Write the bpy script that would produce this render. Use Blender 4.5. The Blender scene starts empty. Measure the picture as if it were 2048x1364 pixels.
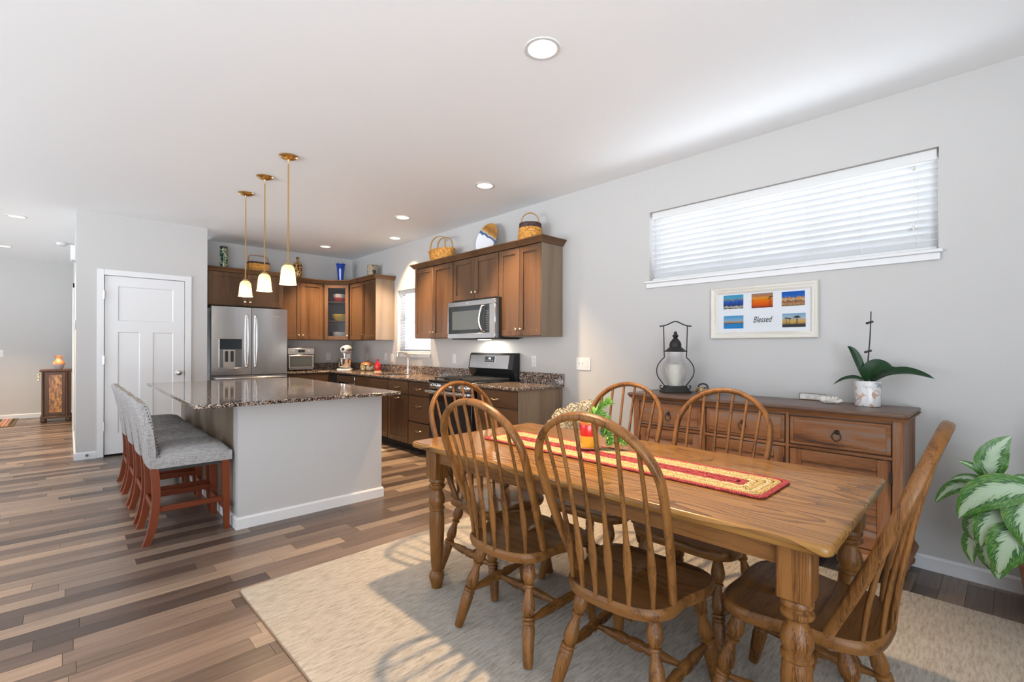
import bpy, bmesh, math, random
from math import sin, cos, pi, radians, sqrt, atan2, hypot
from mathutils import Vector, Matrix, noise as mnoise

random.seed(7)
sc = bpy.context.scene
COL = sc.collection

# ------------------------------------------------------------------ camera
CAM_A, CAM_H = radians(43.186), 1.24
cam_d = bpy.data.cameras.new('camera')
cam = bpy.data.objects.new('camera', cam_d)
COL.objects.link(cam)
cam_d.sensor_width = 36.0
cam_d.lens = 36.0 * 945.186 / 2048.0
cam_d.shift_y = (696.268 - 682.0) / 2048.0
cam_d.clip_start = 0.05
cam.location = (0, 0, CAM_H)
cam.rotation_euler = (Matrix.Rotation(-CAM_A, 4, 'Z') @ Matrix.Rotation(pi / 2, 4, 'X') @ Matrix.Rotation(radians(0.2), 4, 'Z')).to_euler()
sc.camera = cam

# ------------------------------------------------------------------ view + world
vs = sc.view_settings
vs.view_transform = 'Standard'
vs.look = 'None'
vs.gamma = 1.0
vs.use_curve_mapping = False
vs.exposure = 0.50
try:
    sc.cycles.use_denoising = True
    sc.cycles.max_bounces = 10
    sc.cycles.diffuse_bounces = 6
    sc.cycles.sample_clamp_indirect = 6.0
    sc.cycles.caustics_reflective = False
    sc.cycles.caustics_refractive = False
except Exception:
    pass

world = bpy.data.worlds.new('world')
sc.world = world
world.use_nodes = True
wn = world.node_tree
bg = wn.nodes['Background']
wtc = wn.nodes.new('ShaderNodeTexCoord')
wsep = wn.nodes.new('ShaderNodeSeparateXYZ')
wramp = wn.nodes.new('ShaderNodeValToRGB')
wmap = wn.nodes.new('ShaderNodeMapRange')
wmap.inputs[1].default_value = -0.15
wmap.inputs[2].default_value = 0.5
wn.links.new(wtc.outputs['Generated'], wsep.inputs[0])
wn.links.new(wsep.outputs['Z'], wmap.inputs[0])
wn.links.new(wmap.outputs[0], wramp.inputs[0])
wramp.color_ramp.elements[0].color = (0.91, 0.98, 1.06, 1)       # lower half made bright to light the ceiling, stands in for ground
wramp.color_ramp.elements[1].color = (0.28, 0.31, 0.35, 1)       # hazy sky
wramp.color_ramp.elements[0].position = 0.2
wramp.color_ramp.elements[1].position = 0.30
wn.links.new(wramp.outputs[0], bg.inputs[0])
bg.inputs[1].default_value = 10.0

# room limits
XW, YB, YD, CEIL = 3.541, 7.787, 7.008, 2.74
XL, YN, YF = -4.5, -1.9, 11.7

# openings in the walls that are out of view: (wall, a0, a1, z0, z1)
NEAR_OPEN = [(-4.2, -2.2, 0.05, 2.5), (-1.9, 0.6, 0.05, 2.5)]      # patio doors behind the camera
LEFT_OPEN = [(8.4, 10.2, 0.4, 2.2), (2.6, 6.2, 0.5, 2.3)]  # unseen openings added as fill light for hall and kitchen


def portal(loc, rot, sx, sy):
    l = bpy.data.lights.new('window_portal', 'AREA')
    l.shape = 'RECTANGLE'
    l.size, l.size_y = sx, sy
    try:
        l.cycles.is_portal = True
    except Exception:
        pass
    o = bpy.data.objects.new('window_portal', l)
    o.location, o.rotation_euler = loc, rot
    COL.objects.link(o)


for (a0, a1, z0, z1) in NEAR_OPEN:
    portal(((a0 + a1) / 2, YN - 0.02, (z0 + z1) / 2), (pi / 2, 0, 0), a1 - a0, z1 - z0)
for (a0, a1, z0, z1) in LEFT_OPEN:
    portal((XL - 0.02, (a0 + a1) / 2, (z0 + z1) / 2), (pi / 2, 0, -pi / 2), a1 - a0, z1 - z0)
portal((XW + 0.2, 1.197, 2.09), (pi / 2, 0, pi / 2), 1.8, 0.57)
portal((XW + 0.2, 5.8, 1.62), (pi / 2, 0, pi / 2), 0.87, 0.91)


# ------------------------------------------------------------------ materials
def new_mat(name):
    m = bpy.data.materials.new(name)
    m.use_nodes = True
    nt = m.node_tree
    return m, nt, nt.nodes['Principled BSDF']


def N(nt, t, **kw):
    n = nt.nodes.new(t)
    for k, v in kw.items():
        setattr(n, k, v)
    return n


def ramp(nt, stops, interp='LINEAR'):
    r = N(nt, 'ShaderNodeValToRGB')
    cr = r.color_ramp
    cr.interpolation = interp
    while len(cr.elements) < len(stops):
        cr.elements.new(0.5)
    for e, (p, c) in zip(cr.elements, stops):
        e.position = p
        e.color = (*c, 1)
    return r


def coords(nt, scale=(1, 1, 1), rnd=True, loc=(0, 0, 0)):
    tc = N(nt, 'ShaderNodeTexCoord')
    mp = N(nt, 'ShaderNodeMapping')
    mp.inputs['Scale'].default_value = scale
    mp.inputs['Location'].default_value = loc
    if rnd:
        oi = N(nt, 'ShaderNodeObjectInfo')
        mu = N(nt, 'ShaderNodeVectorMath', operation='SCALE')
        mu.inputs[0].default_value = (7.1, 3.3, 5.7)
        nt.links.new(oi.outputs['Random'], mu.inputs['Scale'])
        ad = N(nt, 'ShaderNodeVectorMath', operation='ADD')
        nt.links.new(tc.outputs['Object'], ad.inputs[0])
        nt.links.new(mu.outputs[0], ad.inputs[1])
        nt.links.new(ad.outputs[0], mp.inputs['Vector'])
    else:
        nt.links.new(tc.outputs['Object'], mp.inputs['Vector'])
    return mp.outputs[0]


def bump(nt, bs, height, strength=0.2, dist=0.01):
    b = N(nt, 'ShaderNodeBump')
    b.inputs['Strength'].default_value = strength
    b.inputs['Distance'].default_value = dist
    nt.links.new(height, b.inputs['Height'])
    nt.links.new(b.outputs[0], bs.inputs['Normal'])


def plain(name, col, rough=0.5, metal=0.0, spec=0.5, coat=0.0, nscale=0, nstr=0.1, **kw):
    m, nt, bs = new_mat(name)
    bs.inputs['Base Color'].default_value = (*col, 1)
    bs.inputs['Roughness'].default_value = rough
    bs.inputs['Metallic'].default_value = metal
    bs.inputs['Specular IOR Level'].default_value = spec
    bs.inputs['Coat Weight'].default_value = coat
    for k, v in kw.items():
        bs.inputs[k].default_value = v
    if nscale:
        n = N(nt, 'ShaderNodeTexNoise')
        n.inputs['Scale'].default_value = nscale
        n.inputs['Detail'].default_value = 3
        nt.links.new(coords(nt), n.inputs['Vector'])
        bump(nt, bs, n.outputs[0], nstr, 0.004)
    return m


def wood(name, stops, axis='Z', across=28.0, along=1.6, rough=0.35, bstr=0.08, coat=0.0, contrast=1.0, fine=1.0, spec=0.3):
    """streaky grain along one object axis"""
    m, nt, bs = new_mat(name)
    s = {'X': (along, across, across), 'Y': (across, along, across), 'Z': (across, across, along)}[axis]
    v = coords(nt, s)
    n1 = N(nt, 'ShaderNodeTexNoise')
    n1.inputs['Scale'].default_value = 0.32
    n1.inputs['Detail'].default_value = 4
    n1.inputs['Distortion'].default_value = 0.9
    n2 = N(nt, 'ShaderNodeTexNoise')
    n2.inputs['Scale'].default_value = 4.5
    n2.inputs['Detail'].default_value = 5
    n2.inputs['Roughness'].default_value = 0.65
    nt.links.new(v, n1.inputs['Vector'])
    nt.links.new(v, n2.inputs['Vector'])
    mx = N(nt, 'ShaderNodeMath', operation='MULTIPLY_ADD')
    mx.inputs[1].default_value = 0.5 * fine
    nt.links.new(n2.outputs[0], mx.inputs[0])
    ad = N(nt, 'ShaderNodeMath', operation='MULTIPLY_ADD')
    ad.inputs[1].default_value = contrast
    ad.inputs[2].default_value = 0.25 - 0.5 * (contrast - 1) - 0.25 * fine
    nt.links.new(n1.outputs[0], ad.inputs[0])
    nt.links.new(ad.outputs[0], mx.inputs[2])
    r = ramp(nt, stops)
    nt.links.new(mx.outputs[0], r.inputs[0])
    hs = N(nt, 'ShaderNodeHueSaturation')
    oi = N(nt, 'ShaderNodeObjectInfo')
    mr = N(nt, 'ShaderNodeMapRange')
    mr.inputs[3].default_value = 0.88
    mr.inputs[4].default_value = 1.12
    nt.links.new(oi.outputs['Random'], mr.inputs[0])
    nt.links.new(mr.outputs[0], hs.inputs['Value'])
    nt.links.new(r.outputs[0], hs.inputs['Color'])
    nt.links.new(hs.outputs[0], bs.inputs['Base Color'])
    bs.inputs['Roughness'].default_value = rough
    bs.inputs['Specular IOR Level'].default_value = spec
    bs.inputs['Coat Weight'].default_value = coat
    bs.inputs['Coat Roughness'].default_value = 0.12
    bump(nt, bs, n2.outputs[0], bstr, 0.004)
    return m


M = {}
M['wall'] = plain('wall_paint', (0.50, 0.49, 0.475), 0.85, nscale=220, nstr=0.05)
M['ceiling'] = plain('ceiling_paint', (0.87, 0.895, 0.91), 0.9, nscale=160, nstr=0.06)
M['trim'] = plain('white_trim', (0.68, 0.68, 0.68), 0.4)
M['white'] = plain('white_plastic', (0.66, 0.66, 0.65), 0.35)
M['black'] = plain('black_enamel', (0.012, 0.012, 0.013), 0.18)
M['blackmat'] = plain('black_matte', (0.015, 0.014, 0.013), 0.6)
M['iron'] = plain('dark_iron', (0.022, 0.02, 0.018), 0.55, metal=0.3, nscale=90, nstr=0.3)
M['chrome'] = plain('chrome', (0.82, 0.80, 0.78), 0.12, metal=1.0)
M['nickel'] = plain('satin_nickel', (0.62, 0.58, 0.53), 0.28, metal=1.0)
M['brass'] = plain('antique_brass', (0.72, 0.46, 0.17), 0.25, metal=1.0)
M['pull'] = plain('champagne_bronze', (0.72, 0.56, 0.38), 0.28, metal=1.0)
M['glassblack'] = plain('dark_glass', (0.02, 0.025, 0.028), 0.06, spec=0.6)
M['display'] = plain('display_panel', (0.01, 0.012, 0.014), 0.12)
CW = [(0.25, (0.028, 0.0125, 0.0055)), (0.5, (0.075, 0.036, 0.0165)), (0.78, (0.125, 0.064, 0.031))]
M['cab'] = wood('stained_maple', CW, 'Z', 16, 1.2, 0.33, 0.04, contrast=1.2)
M['cabx'] = wood('stained_maple_across', CW, 'X', 16, 1.2, 0.33, 0.04, contrast=1.2)
CE = [(0.25, (0.105, 0.070, 0.044)), (0.5, (0.175, 0.125, 0.085)), (0.8, (0.25, 0.19, 0.135))]
M['cabend'] = wood('maple_end_panel', CE, 'Z', 22, 1.3, 0.45, 0.04)
OK = [(0.24, (0.008, 0.003, 0.001)), (0.40, (0.036, 0.0125, 0.003)), (0.52, (0.092, 0.035, 0.008)), (0.80, (0.185, 0.078, 0.020))]
M['oakx'] = wood('golden_oak_x', OK, 'X', 70, 2.2, 0.34, 0.18, contrast=1.4, fine=2.8, spec=0.28)
M['oaky'] = wood('golden_oak_y', OK, 'Y', 70, 2.2, 0.34, 0.18, contrast=1.4, fine=2.8, spec=0.28)
M['oakz'] = wood('golden_oak_z', OK, 'Z', 70, 2.2, 0.34, 0.18, contrast=1.4, fine=2.8, spec=0.28)
CH = [(0.2, (0.045, 0.008, 0.003)), (0.5, (0.115, 0.022, 0.008)), (0.8, (0.175, 0.038, 0.013))]
M['cherryz'] = wood('cherry_leg', CH, 'Z', 22, 1.5, 0.3, 0.03)
M['cherryx'] = wood('cherry_rail', CH, 'X', 22, 1.5, 0.3, 0.03)
SB = [(0.2, (0.028, 0.020, 0.022)), (0.38, (0.095, 0.038, 0.017)), (0.6, (0.19, 0.074, 0.026)), (0.8, (0.23, 0.10, 0.042)), (1.0, (0.20, 0.125, 0.09))]
M['sby'] = wood('reclaimed_pine_y', SB, 'Y', 34, 2.4, 0.5, 0.3, contrast=2.0, fine=1.6)
M['sbz'] = wood('reclaimed_pine_z', SB, 'Z', 34, 2.4, 0.5, 0.3, contrast=2.0, fine=1.6)
SD = [(0.2, (0.035, 0.024, 0.023)), (0.5, (0.10, 0.055, 0.038)), (0.85, (0.17, 0.10, 0.068))]
M['sbdark'] = wood('reclaimed_pine_top', SD, 'Y', 26, 1.6, 0.32, 0.15, contrast=1.3)


def floor_mat():
    m, nt, bs = new_mat('plank_floor')
    geo = N(nt, 'ShaderNodeNewGeometry')
    oi = N(nt, 'ShaderNodeObjectInfo')
    ad = N(nt, 'ShaderNodeMath', operation='ADD')
    nt.links.new(geo.outputs['Random Per Island'], ad.inputs[0])
    nt.links.new(oi.outputs['Random'], ad.inputs[1])
    fr = N(nt, 'ShaderNodeMath', operation='FRACT')
    nt.links.new(ad.outputs[0], fr.inputs[0])
    tint = ramp(nt, [(0.0, (0.058, 0.040, 0.032)), (0.3, (0.110, 0.077, 0.060)), (0.6, (0.175, 0.126, 0.098)), (0.85, (0.25, 0.188, 0.145)), (1.0, (0.31, 0.228, 0.165))])
    nt.links.new(fr.outputs[0], tint.inputs[0])
    tc = N(nt, 'ShaderNodeTexCoord')
    of = N(nt, 'ShaderNodeVectorMath', operation='SCALE')
    of.inputs[0].default_value = (13.0, 5.0, 0)
    nt.links.new(fr.outputs[0], of.inputs['Scale'])
    pa = N(nt, 'ShaderNodeVectorMath', operation='ADD')
    nt.links.new(geo.outputs['Position'], pa.inputs[0])
    nt.links.new(of.outputs[0], pa.inputs[1])
    mp = N(nt, 'ShaderNodeMapping')
    mp.inputs['Scale'].default_value = (2.2, 42, 1)
    nt.links.new(pa.outputs[0], mp.inputs['Vector'])
    n = N(nt, 'ShaderNodeTexNoise')
    n.inputs['Scale'].default_value = 1.3
    n.inputs['Detail'].default_value = 6
    n.inputs['Roughness'].default_value = 0.62
    n.inputs['Distortion'].default_value = 0.5
    nt.links.new(mp.outputs[0], n.inputs['Vector'])
    gr = ramp(nt, [(0.25, (0.55, 0.53, 0.52)), (0.55, (1, 1, 1)), (0.8, (1.3, 1.28, 1.25))])
    nt.links.new(n.outputs[0], gr.inputs[0])
    mu = N(nt, 'ShaderNodeMix', data_type='RGBA', blend_type='MULTIPLY')
    mu.inputs[0].default_value = 1.0
    nt.links.new(tint.outputs[0], mu.inputs[6])
    nt.links.new(gr.outputs[0], mu.inputs[7])
    nt.links.new(mu.outputs[2], bs.inputs['Base Color'])
    bs.inputs['Roughness'].default_value = 0.30
    bs.inputs['Specular IOR Level'].default_value = 0.5
    bump(nt, bs, n.outputs[0], 0.06, 0.003)
    return m


M['floor'] = floor_mat()


def granite_mat():
    m, nt, bs = new_mat('speckled_granite')
    v = coords(nt, (1, 1, 1), False)
    vo = N(nt, 'ShaderNodeTexVoronoi')
    vo.inputs['Scale'].default_value = 150
    vo2 = N(nt, 'ShaderNodeTexVoronoi')
    vo2.inputs['Scale'].default_value = 260
    nt.links.new(v, vo.inputs['Vector'])
    nt.links.new(v, vo2.inputs['Vector'])
    sp = N(nt, 'ShaderNodeSeparateColor')
    nt.links.new(vo.outputs['Color'], sp.inputs[0])
    r1 = ramp(nt, [(0.0, (0.012, 0.010, 0.010)), (0.22, (0.085, 0.058, 0.046)), (0.45, (0.25, 0.175, 0.135)), (0.68, (0.38, 0.29, 0.235)), (0.86, (0.66, 0.60, 0.55))], 'CONSTANT')
    nt.links.new(sp.outputs[0], r1.inputs[0])
    sp2 = N(nt, 'ShaderNodeSeparateColor')
    nt.links.new(vo2.outputs['Color'], sp2.inputs[0])
    r2 = ramp(nt, [(0.0, (0.35, 0.35, 0.35)), (0.3, (0.9, 0.86, 0.82)), (0.8, (1.25, 1.2, 1.15))], 'CONSTANT')
    nt.links.new(sp2.outputs[1], r2.inputs[0])
    mu = N(nt, 'ShaderNodeMix', data_type='RGBA', blend_type='MULTIPLY')
    mu.inputs[0].default_value = 1.0
    nt.links.new(r1.outputs[0], mu.inputs[6])
    nt.links.new(r2.outputs[0], mu.inputs[7])
    nt.links.new(mu.outputs[2], bs.inputs['Base Color'])
    bs.inputs['Roughness'].default_value = 0.07
    bs.inputs['Specular IOR Level'].default_value = 0.65
    return m


M['granite'] = granite_mat()


def steel_mat():
    m, nt, bs = new_mat('brushed_stainless')
    v = coords(nt, (1.5, 1.5, 400))
    n = N(nt, 'ShaderNodeTexNoise')
    n.inputs['Scale'].default_value = 2.0
    n.inputs['Detail'].default_value = 3
    nt.links.new(v, n.inputs['Vector'])
    mr = N(nt, 'ShaderNodeMapRange')
    mr.inputs[3].default_value = 0.17
    mr.inputs[4].default_value = 0.24
    nt.links.new(n.outputs[0], mr.inputs[0])
    nt.links.new(mr.outputs[0], bs.inputs['Roughness'])
    bs.inputs['Base Color'].default_value = (0.60, 0.59, 0.58, 1)
    bs.inputs['Metallic'].default_value = 1.0
    return m


M['steel'] = steel_mat()


def fabric_mat():
    m, nt, bs = new_mat('grey_linen')
    va = coords(nt, (30, 30, 420))
    vb = coords(nt, (420, 420, 30))
    a = N(nt, 'ShaderNodeTexNoise')
    b = N(nt, 'ShaderNodeTexNoise')
    for n, v in ((a, va), (b, vb)):
        n.inputs['Scale'].default_value = 1.0
        n.inputs['Detail'].default_value = 3
        nt.links.new(v, n.inputs['Vector'])
    ad = N(nt, 'ShaderNodeMath', operation='ADD')
    nt.links.new(a.outputs[0], ad.inputs[0])
    nt.links.new(b.outputs[0], ad.inputs[1])
    hf = N(nt, 'ShaderNodeMath', operation='MULTIPLY')
    hf.inputs[1].default_value = 0.5
    nt.links.new(ad.outputs[0], hf.inputs[0])
    r = ramp(nt, [(0.36, (0.21, 0.195, 0.185)), (0.5, (0.34, 0.325, 0.315)), (0.64, (0.47, 0.46, 0.45))])
    nt.links.new(hf.outputs[0], r.inputs[0])
    nt.links.new(r.outputs[0], bs.inputs['Base Color'])
    bs.inputs['Roughness'].default_value = 0.95
    bs.inputs['Specular IOR Level'].default_value = 0.1
    bump(nt, bs, hf.outputs[0], 0.35, 0.002)
    return m


M['fabric'] = fabric_mat()


def rug_mat():
    m, nt, bs = new_mat('wool_rug')
    v = coords(nt, (17, 95, 20), False)
    v2 = coords(nt, (260, 260, 260), False)
    a = N(nt, 'ShaderNodeTexNoise')
    a.inputs['Scale'].default_value = 1.0
    a.inputs['Detail'].default_value = 5
    a.inputs['Roughness'].default_value = 0.7
    b = N(nt, 'ShaderNodeTexNoise')
    b.inputs['Scale'].default_value = 1.0
    b.inputs['Detail'].default_value = 3
    nt.links.new(v, a.inputs['Vector'])
    nt.links.new(v2, b.inputs['Vector'])
    r = ramp(nt, [(0.28, (0.17, 0.14, 0.11)), (0.42, (0.33, 0.285, 0.23)), (0.6, (0.43, 0.385, 0.325)), (0.78, (0.50, 0.455, 0.39))])
    mx = N(nt, 'ShaderNodeMath', operation='MULTIPLY_ADD')
    mx.inputs[1].default_value = 0.3
    mx.inputs[2].default_value = -0.15
    nt.links.new(b.outputs[0], mx.inputs[0])
    ad = N(nt, 'ShaderNodeMath', operation='ADD')
    nt.links.new(mx.outputs[0], ad.inputs[0])
    nt.links.new(a.outputs[0], ad.inputs[1])
    nt.links.new(ad.outputs[0], r.inputs[0])
    nt.links.new(r.outputs[0], bs.inputs['Base Color'])
    bs.inputs['Roughness'].default_value = 1.0
    bs.inputs['Specular IOR Level'].default_value = 0.05
    bs.inputs['Sheen Weight'].default_value = 0.2
    bump(nt, bs, ad.outputs[0], 0.9, 0.01)
    return m


M['rug'] = rug_mat()


def speckle(name, stops, scale=120, rough=0.9, bstr=0.4, stretch=(1, 1, 1), interp='LINEAR', detail=2):
    m, nt, bs = new_mat(name)
    n = N(nt, 'ShaderNodeTexNoise')
    n.inputs['Scale'].default_value = scale
    n.inputs['Detail'].default_value = detail
    nt.links.new(coords(nt, stretch), n.inputs['Vector'])
    r = ramp(nt, stops, interp)
    nt.links.new(n.outputs[0], r.inputs[0])
    nt.links.new(r.outputs[0], bs.inputs['Base Color'])
    bs.inputs['Roughness'].default_value = rough
    if bstr:
        bump(nt, bs, n.outputs[0], bstr, 0.004)
    return m


M['braidred'] = speckle('braid_red', [(0.36, (0.10, 0.008, 0.012)), (0.5, (0.26, 0.020, 0.028)), (0.62, (0.34, 0.035, 0.045)), (0.72, (0.38, 0.18, 0.10))], 210)
M['braidmix'] = speckle('braid_mottled', [(0.34, (0.07, 0.06, 0.02)), (0.45, (0.30, 0.22, 0.07)), (0.56, (0.50, 0.38, 0.16)), (0.66, (0.30, 0.07, 0.03))], 210)
M['braidcream'] = speckle('braid_cream', [(0.36, (0.12, 0.075, 0.025)), (0.48, (0.44, 0.335, 0.16)), (0.65, (0.54, 0.44, 0.25))], 210)


def glass_mat(name, col=(1, 1, 1), rough=0.0, alpha_mix=0.0):
    m, nt, bs = new_mat(name)
    bs.inputs['Base Color'].default_value = (*col, 1)
    bs.inputs['Roughness'].default_value = rough
    bs.inputs['Transmission Weight'].default_value = 1.0
    bs.inputs['IOR'].default_value = 1.45
    if alpha_mix:
        out = nt.nodes['Material Output']
        tr = N(nt, 'ShaderNodeBsdfTransparent')
        mx = N(nt, 'ShaderNodeMixShader')
        mx.inputs[0].default_value = alpha_mix
        nt.links.new(bs.outputs[0], mx.inputs[1])
        nt.links.new(tr.outputs[0], mx.inputs[2])
        nt.links.new(mx.outputs[0], out.inputs['Surface'])
    return m


M['glass'] = glass_mat('clear_glass', (1, 1, 1), 0.0, 0.8)
M['frost'] = glass_mat('ribbed_glass', (0.85, 0.83, 0.80), 0.16, 0.6)


def translucent(name, col, amt, rough=0.5):
    m, nt, bs = new_mat(name)
    bs.inputs['Base Color'].default_value = (*col, 1)
    bs.inputs['Roughness'].default_value = rough
    out = nt.nodes['Material Output']
    tr = N(nt, 'ShaderNodeBsdfTranslucent')
    tr.inputs[0].default_value = (*col, 1)
    mx = N(nt, 'ShaderNodeMixShader')
    mx.inputs[0].default_value = amt
    nt.links.new(bs.outputs[0], mx.inputs[1])
    nt.links.new(tr.outputs[0], mx.inputs[2])
    nt.links.new(mx.outputs[0], out.inputs['Surface'])
    return m


M['slat'] = translucent('blind_slat', (0.62, 0.63, 0.64), 0.05)
M['wax'] = plain('candle_wax', (0.88, 0.84, 0.74), 0.5, **{'Subsurface Weight': 0.3})
M['leafdark'] = plain('orchid_leaf', (0.006, 0.034, 0.008), 0.38, spec=0.3, nscale=18, nstr=0.08)
M['leafbase'] = plain('orchid_crown', (0.16, 0.26, 0.03), 0.45)
M['stem'] = plain('brown_stem', (0.025, 0.018, 0.012), 0.6)
M['succulent'] = speckle('succulent_leaf', [(0.3, (0.05, 0.19, 0.02)), (0.5, (0.13, 0.33, 0.035)), (0.72, (0.36, 0.50, 0.12))], 30, 0.45, 0)
M['soil'] = plain('potting_soil', (0.03, 0.02, 0.014), 0.95, nscale=60, nstr=0.5)
M['terra'] = plain('terracotta', (0.55, 0.30, 0.20), 0.8)
M['dried'] = speckle('dried_petals', [(0.3, (0.55, 0.42, 0.23)), (0.5, (0.80, 0.69, 0.47)), (0.7, (0.90, 0.82, 0.64))], 40, 0.9, 0)
M['wicker'] = speckle('honey_wicker', [(0.3, (0.38, 0.14, 0.02)), (0.5, (0.66, 0.29, 0.045)), (0.7, (0.80, 0.42, 0.09))], 40, 0.6, 0.3)
M['wickerdark'] = speckle('dark_wicker', [(0.4, (0.03, 0.02, 0.025)), (0.6, (0.12, 0.05, 0.03))], 40, 0.6, 0.3)
M['bentwood'] = plain('bentwood_handle', (0.52, 0.30, 0.10), 0.45)
M['bluevase'] = plain('cobalt_glaze', (0.012, 0.055, 0.36), 0.12, coat=0.4)
M['redglass'] = plain('ruby_glaze', (0.38, 0.006, 0.012), 0.1, coat=0.5)
M['orangeglaze'] = speckle('orange_glaze', [(0.35, (0.75, 0.16, 0.05)), (0.55, (0.85, 0.36, 0.14)), (0.7, (0.9, 0.6, 0.35))], 9, 0.25, 0)
M['greyglaze'] = plain('grey_glaze', (0.42, 0.40, 0.40), 0.3)
M['mosaic'] = speckle('mosaic_glass', [(0.0, (0.012, 0.03, 0.02)), (0.42, (0.03, 0.12, 0.09)), (0.5, (0.35, 0.33, 0.12)), (0.58, (0.55, 0.60, 0.55)), (0.64, (0.02, 0.05, 0.03))], 26, 0.2, 0.1, interp='CONSTANT')
M['amber'] = speckle('amber_bottle', [(0.0, (0.06, 0.02, 0.006)), (0.45, (0.30, 0.12, 0.02)), (0.55, (0.75, 0.48, 0.16)), (0.62, (0.16, 0.06, 0.01))], 38, 0.15, 0.5, interp='CONSTANT')
M['crock'] = speckle('painted_crock', [(0.0, (0.04, 0.035, 0.03)), (0.42, (0.30, 0.22, 0.13)), (0.52, (0.42, 0.38, 0.28)), (0.62, (0.35, 0.24, 0.14))], 14, 0.55, 0, interp='CONSTANT')
M['cookie'] = speckle('painted_casserole', [(0.0, (0.10, 0.05, 0.02)), (0.40, (0.55, 0.40, 0.20)), (0.52, (0.80, 0.70, 0.48)), (0.62, (0.12, 0.16, 0.06))], 24, 0.35, 0, interp='CONSTANT')
M['cookielid'] = plain('brown_lid_glaze', (0.42, 0.16, 0.05), 0.3)
M['marble'] = speckle('marbled_pot', [(0.36, (0.22, 0.24, 0.28)), (0.42, (0.62, 0.61, 0.60)), (0.54, (0.66, 0.65, 0.64)), (0.57, (0.42, 0.22, 0.10)), (0.60, (0.64, 0.63, 0.62)), (0.68, (0.38, 0.40, 0.45))], 11, 0.3, 0, detail=3)
M['coral'] = plain('white_coral', (0.78, 0.74, 0.68), 0.9, nscale=160, nstr=0.5)
M['shell'] = speckle('brass_shell', [(0.35, (0.05, 0.03, 0.02)), (0.5, (0.28, 0.15, 0.05)), (0.68, (0.72, 0.60, 0.42))], 45, 0.35, 0.3, (1, 1, 3))
M['potred'] = plain('red_glaze', (0.62, 0.018, 0.012), 0.2, coat=0.3)
M['potyellow'] = plain('mustard_glaze', (0.72, 0.38, 0.03), 0.25, coat=0.3)
M['potrim'] = plain('orange_rim_glaze', (0.66, 0.17, 0.03), 0.25, coat=0.3)
M['saucer'] = plain('pink_saucer', (0.62, 0.34, 0.24), 0.5)
M['mat'] = plain('picture_mat', (0.60, 0.62, 0.65), 0.7)
M['ink'] = plain('black_ink', (0.02, 0.02, 0.02), 0.8)
FR = [(0.25, (0.36, 0.31, 0.25)), (0.5, (0.58, 0.54, 0.46)), (0.8, (0.74, 0.71, 0.64))]
M['framey'] = wood('whitewashed_frame_y', FR, 'Y', 60, 4, 0.6, 0.15)
M['framez'] = wood('whitewashed_frame_z', FR, 'Z', 60, 4, 0.6, 0.15)
AC = [(0.2, (0.014, 0.006, 0.004)), (0.5, (0.045, 0.020, 0.012)), (0.8, (0.10, 0.045, 0.02))]
M['antique'] = wood('antique_dark', AC, 'Z', 20, 1.5, 0.35, 0.05)
M['burl'] = speckle('burl_panel', [(0.35, (0.14, 0.045, 0.008)), (0.5, (0.36, 0.14, 0.02)), (0.65, (0.55, 0.26, 0.05))], 22, 0.3, 0, (1.6, 1, 0.8))
M['matmix'] = speckle('door_mat', [(0.3, (0.03, 0.03, 0.02)), (0.5, (0.16, 0.09, 0.04)), (0.68, (0.30, 0.22, 0.10))], 12, 0.95, 0.2, (1, 5, 1))
M['rubber'] = plain('grey_rubber', (0.10, 0.10, 0.10), 0.7)
M['dispenser'] = plain('dispenser_grey', (0.20, 0.20, 0.20), 0.25, metal=0.6)
M['stoneplaque'] = speckle('whitewashed_plaque', [(0.35, (0.50, 0.47, 0.43)), (0.55, (0.66, 0.64, 0.61))], 30, 0.8, 0.1)
M['twig'] = plain('twig_edge', (0.20, 0.12, 0.07), 0.7)


def emis(name, col, s):
    m, nt, bs = new_mat(name)
    bs.inputs['Base Color'].default_value = (*col, 1)
    bs.inputs['Emission Color'].default_value = (*col, 1)
    bs.inputs['Emission Strength'].default_value = s
    return m


M['lens'] = emis('downlight_lens', (1.0, 0.94, 0.84), 6.0)


def shade_mat():
    # frosted shade: its glass glows brighter towards the lamp inside
    m, nt, bs = new_mat('frosted_shade')
    bs.inputs['Base Color'].default_value = (0.92, 0.86, 0.74, 1)
    bs.inputs['Roughness'].default_value = 0.35
    out = nt.nodes['Material Output']
    tr = N(nt, 'ShaderNodeBsdfTranslucent')
    tr.inputs[0].default_value = (0.95, 0.86, 0.70, 1)
    mx = N(nt, 'ShaderNodeMixShader')
    mx.inputs[0].default_value = 0.75
    nt.links.new(bs.outputs[0], mx.inputs[1])
    nt.links.new(tr.outputs[0], mx.inputs[2])
    nt.links.new(mx.outputs[0], out.inputs['Surface'])
    return m


M['shade'] = shade_mat()
M['bulb'] = emis('lamp_bulb', (1.0, 0.80, 0.52), 9.0)


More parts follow.
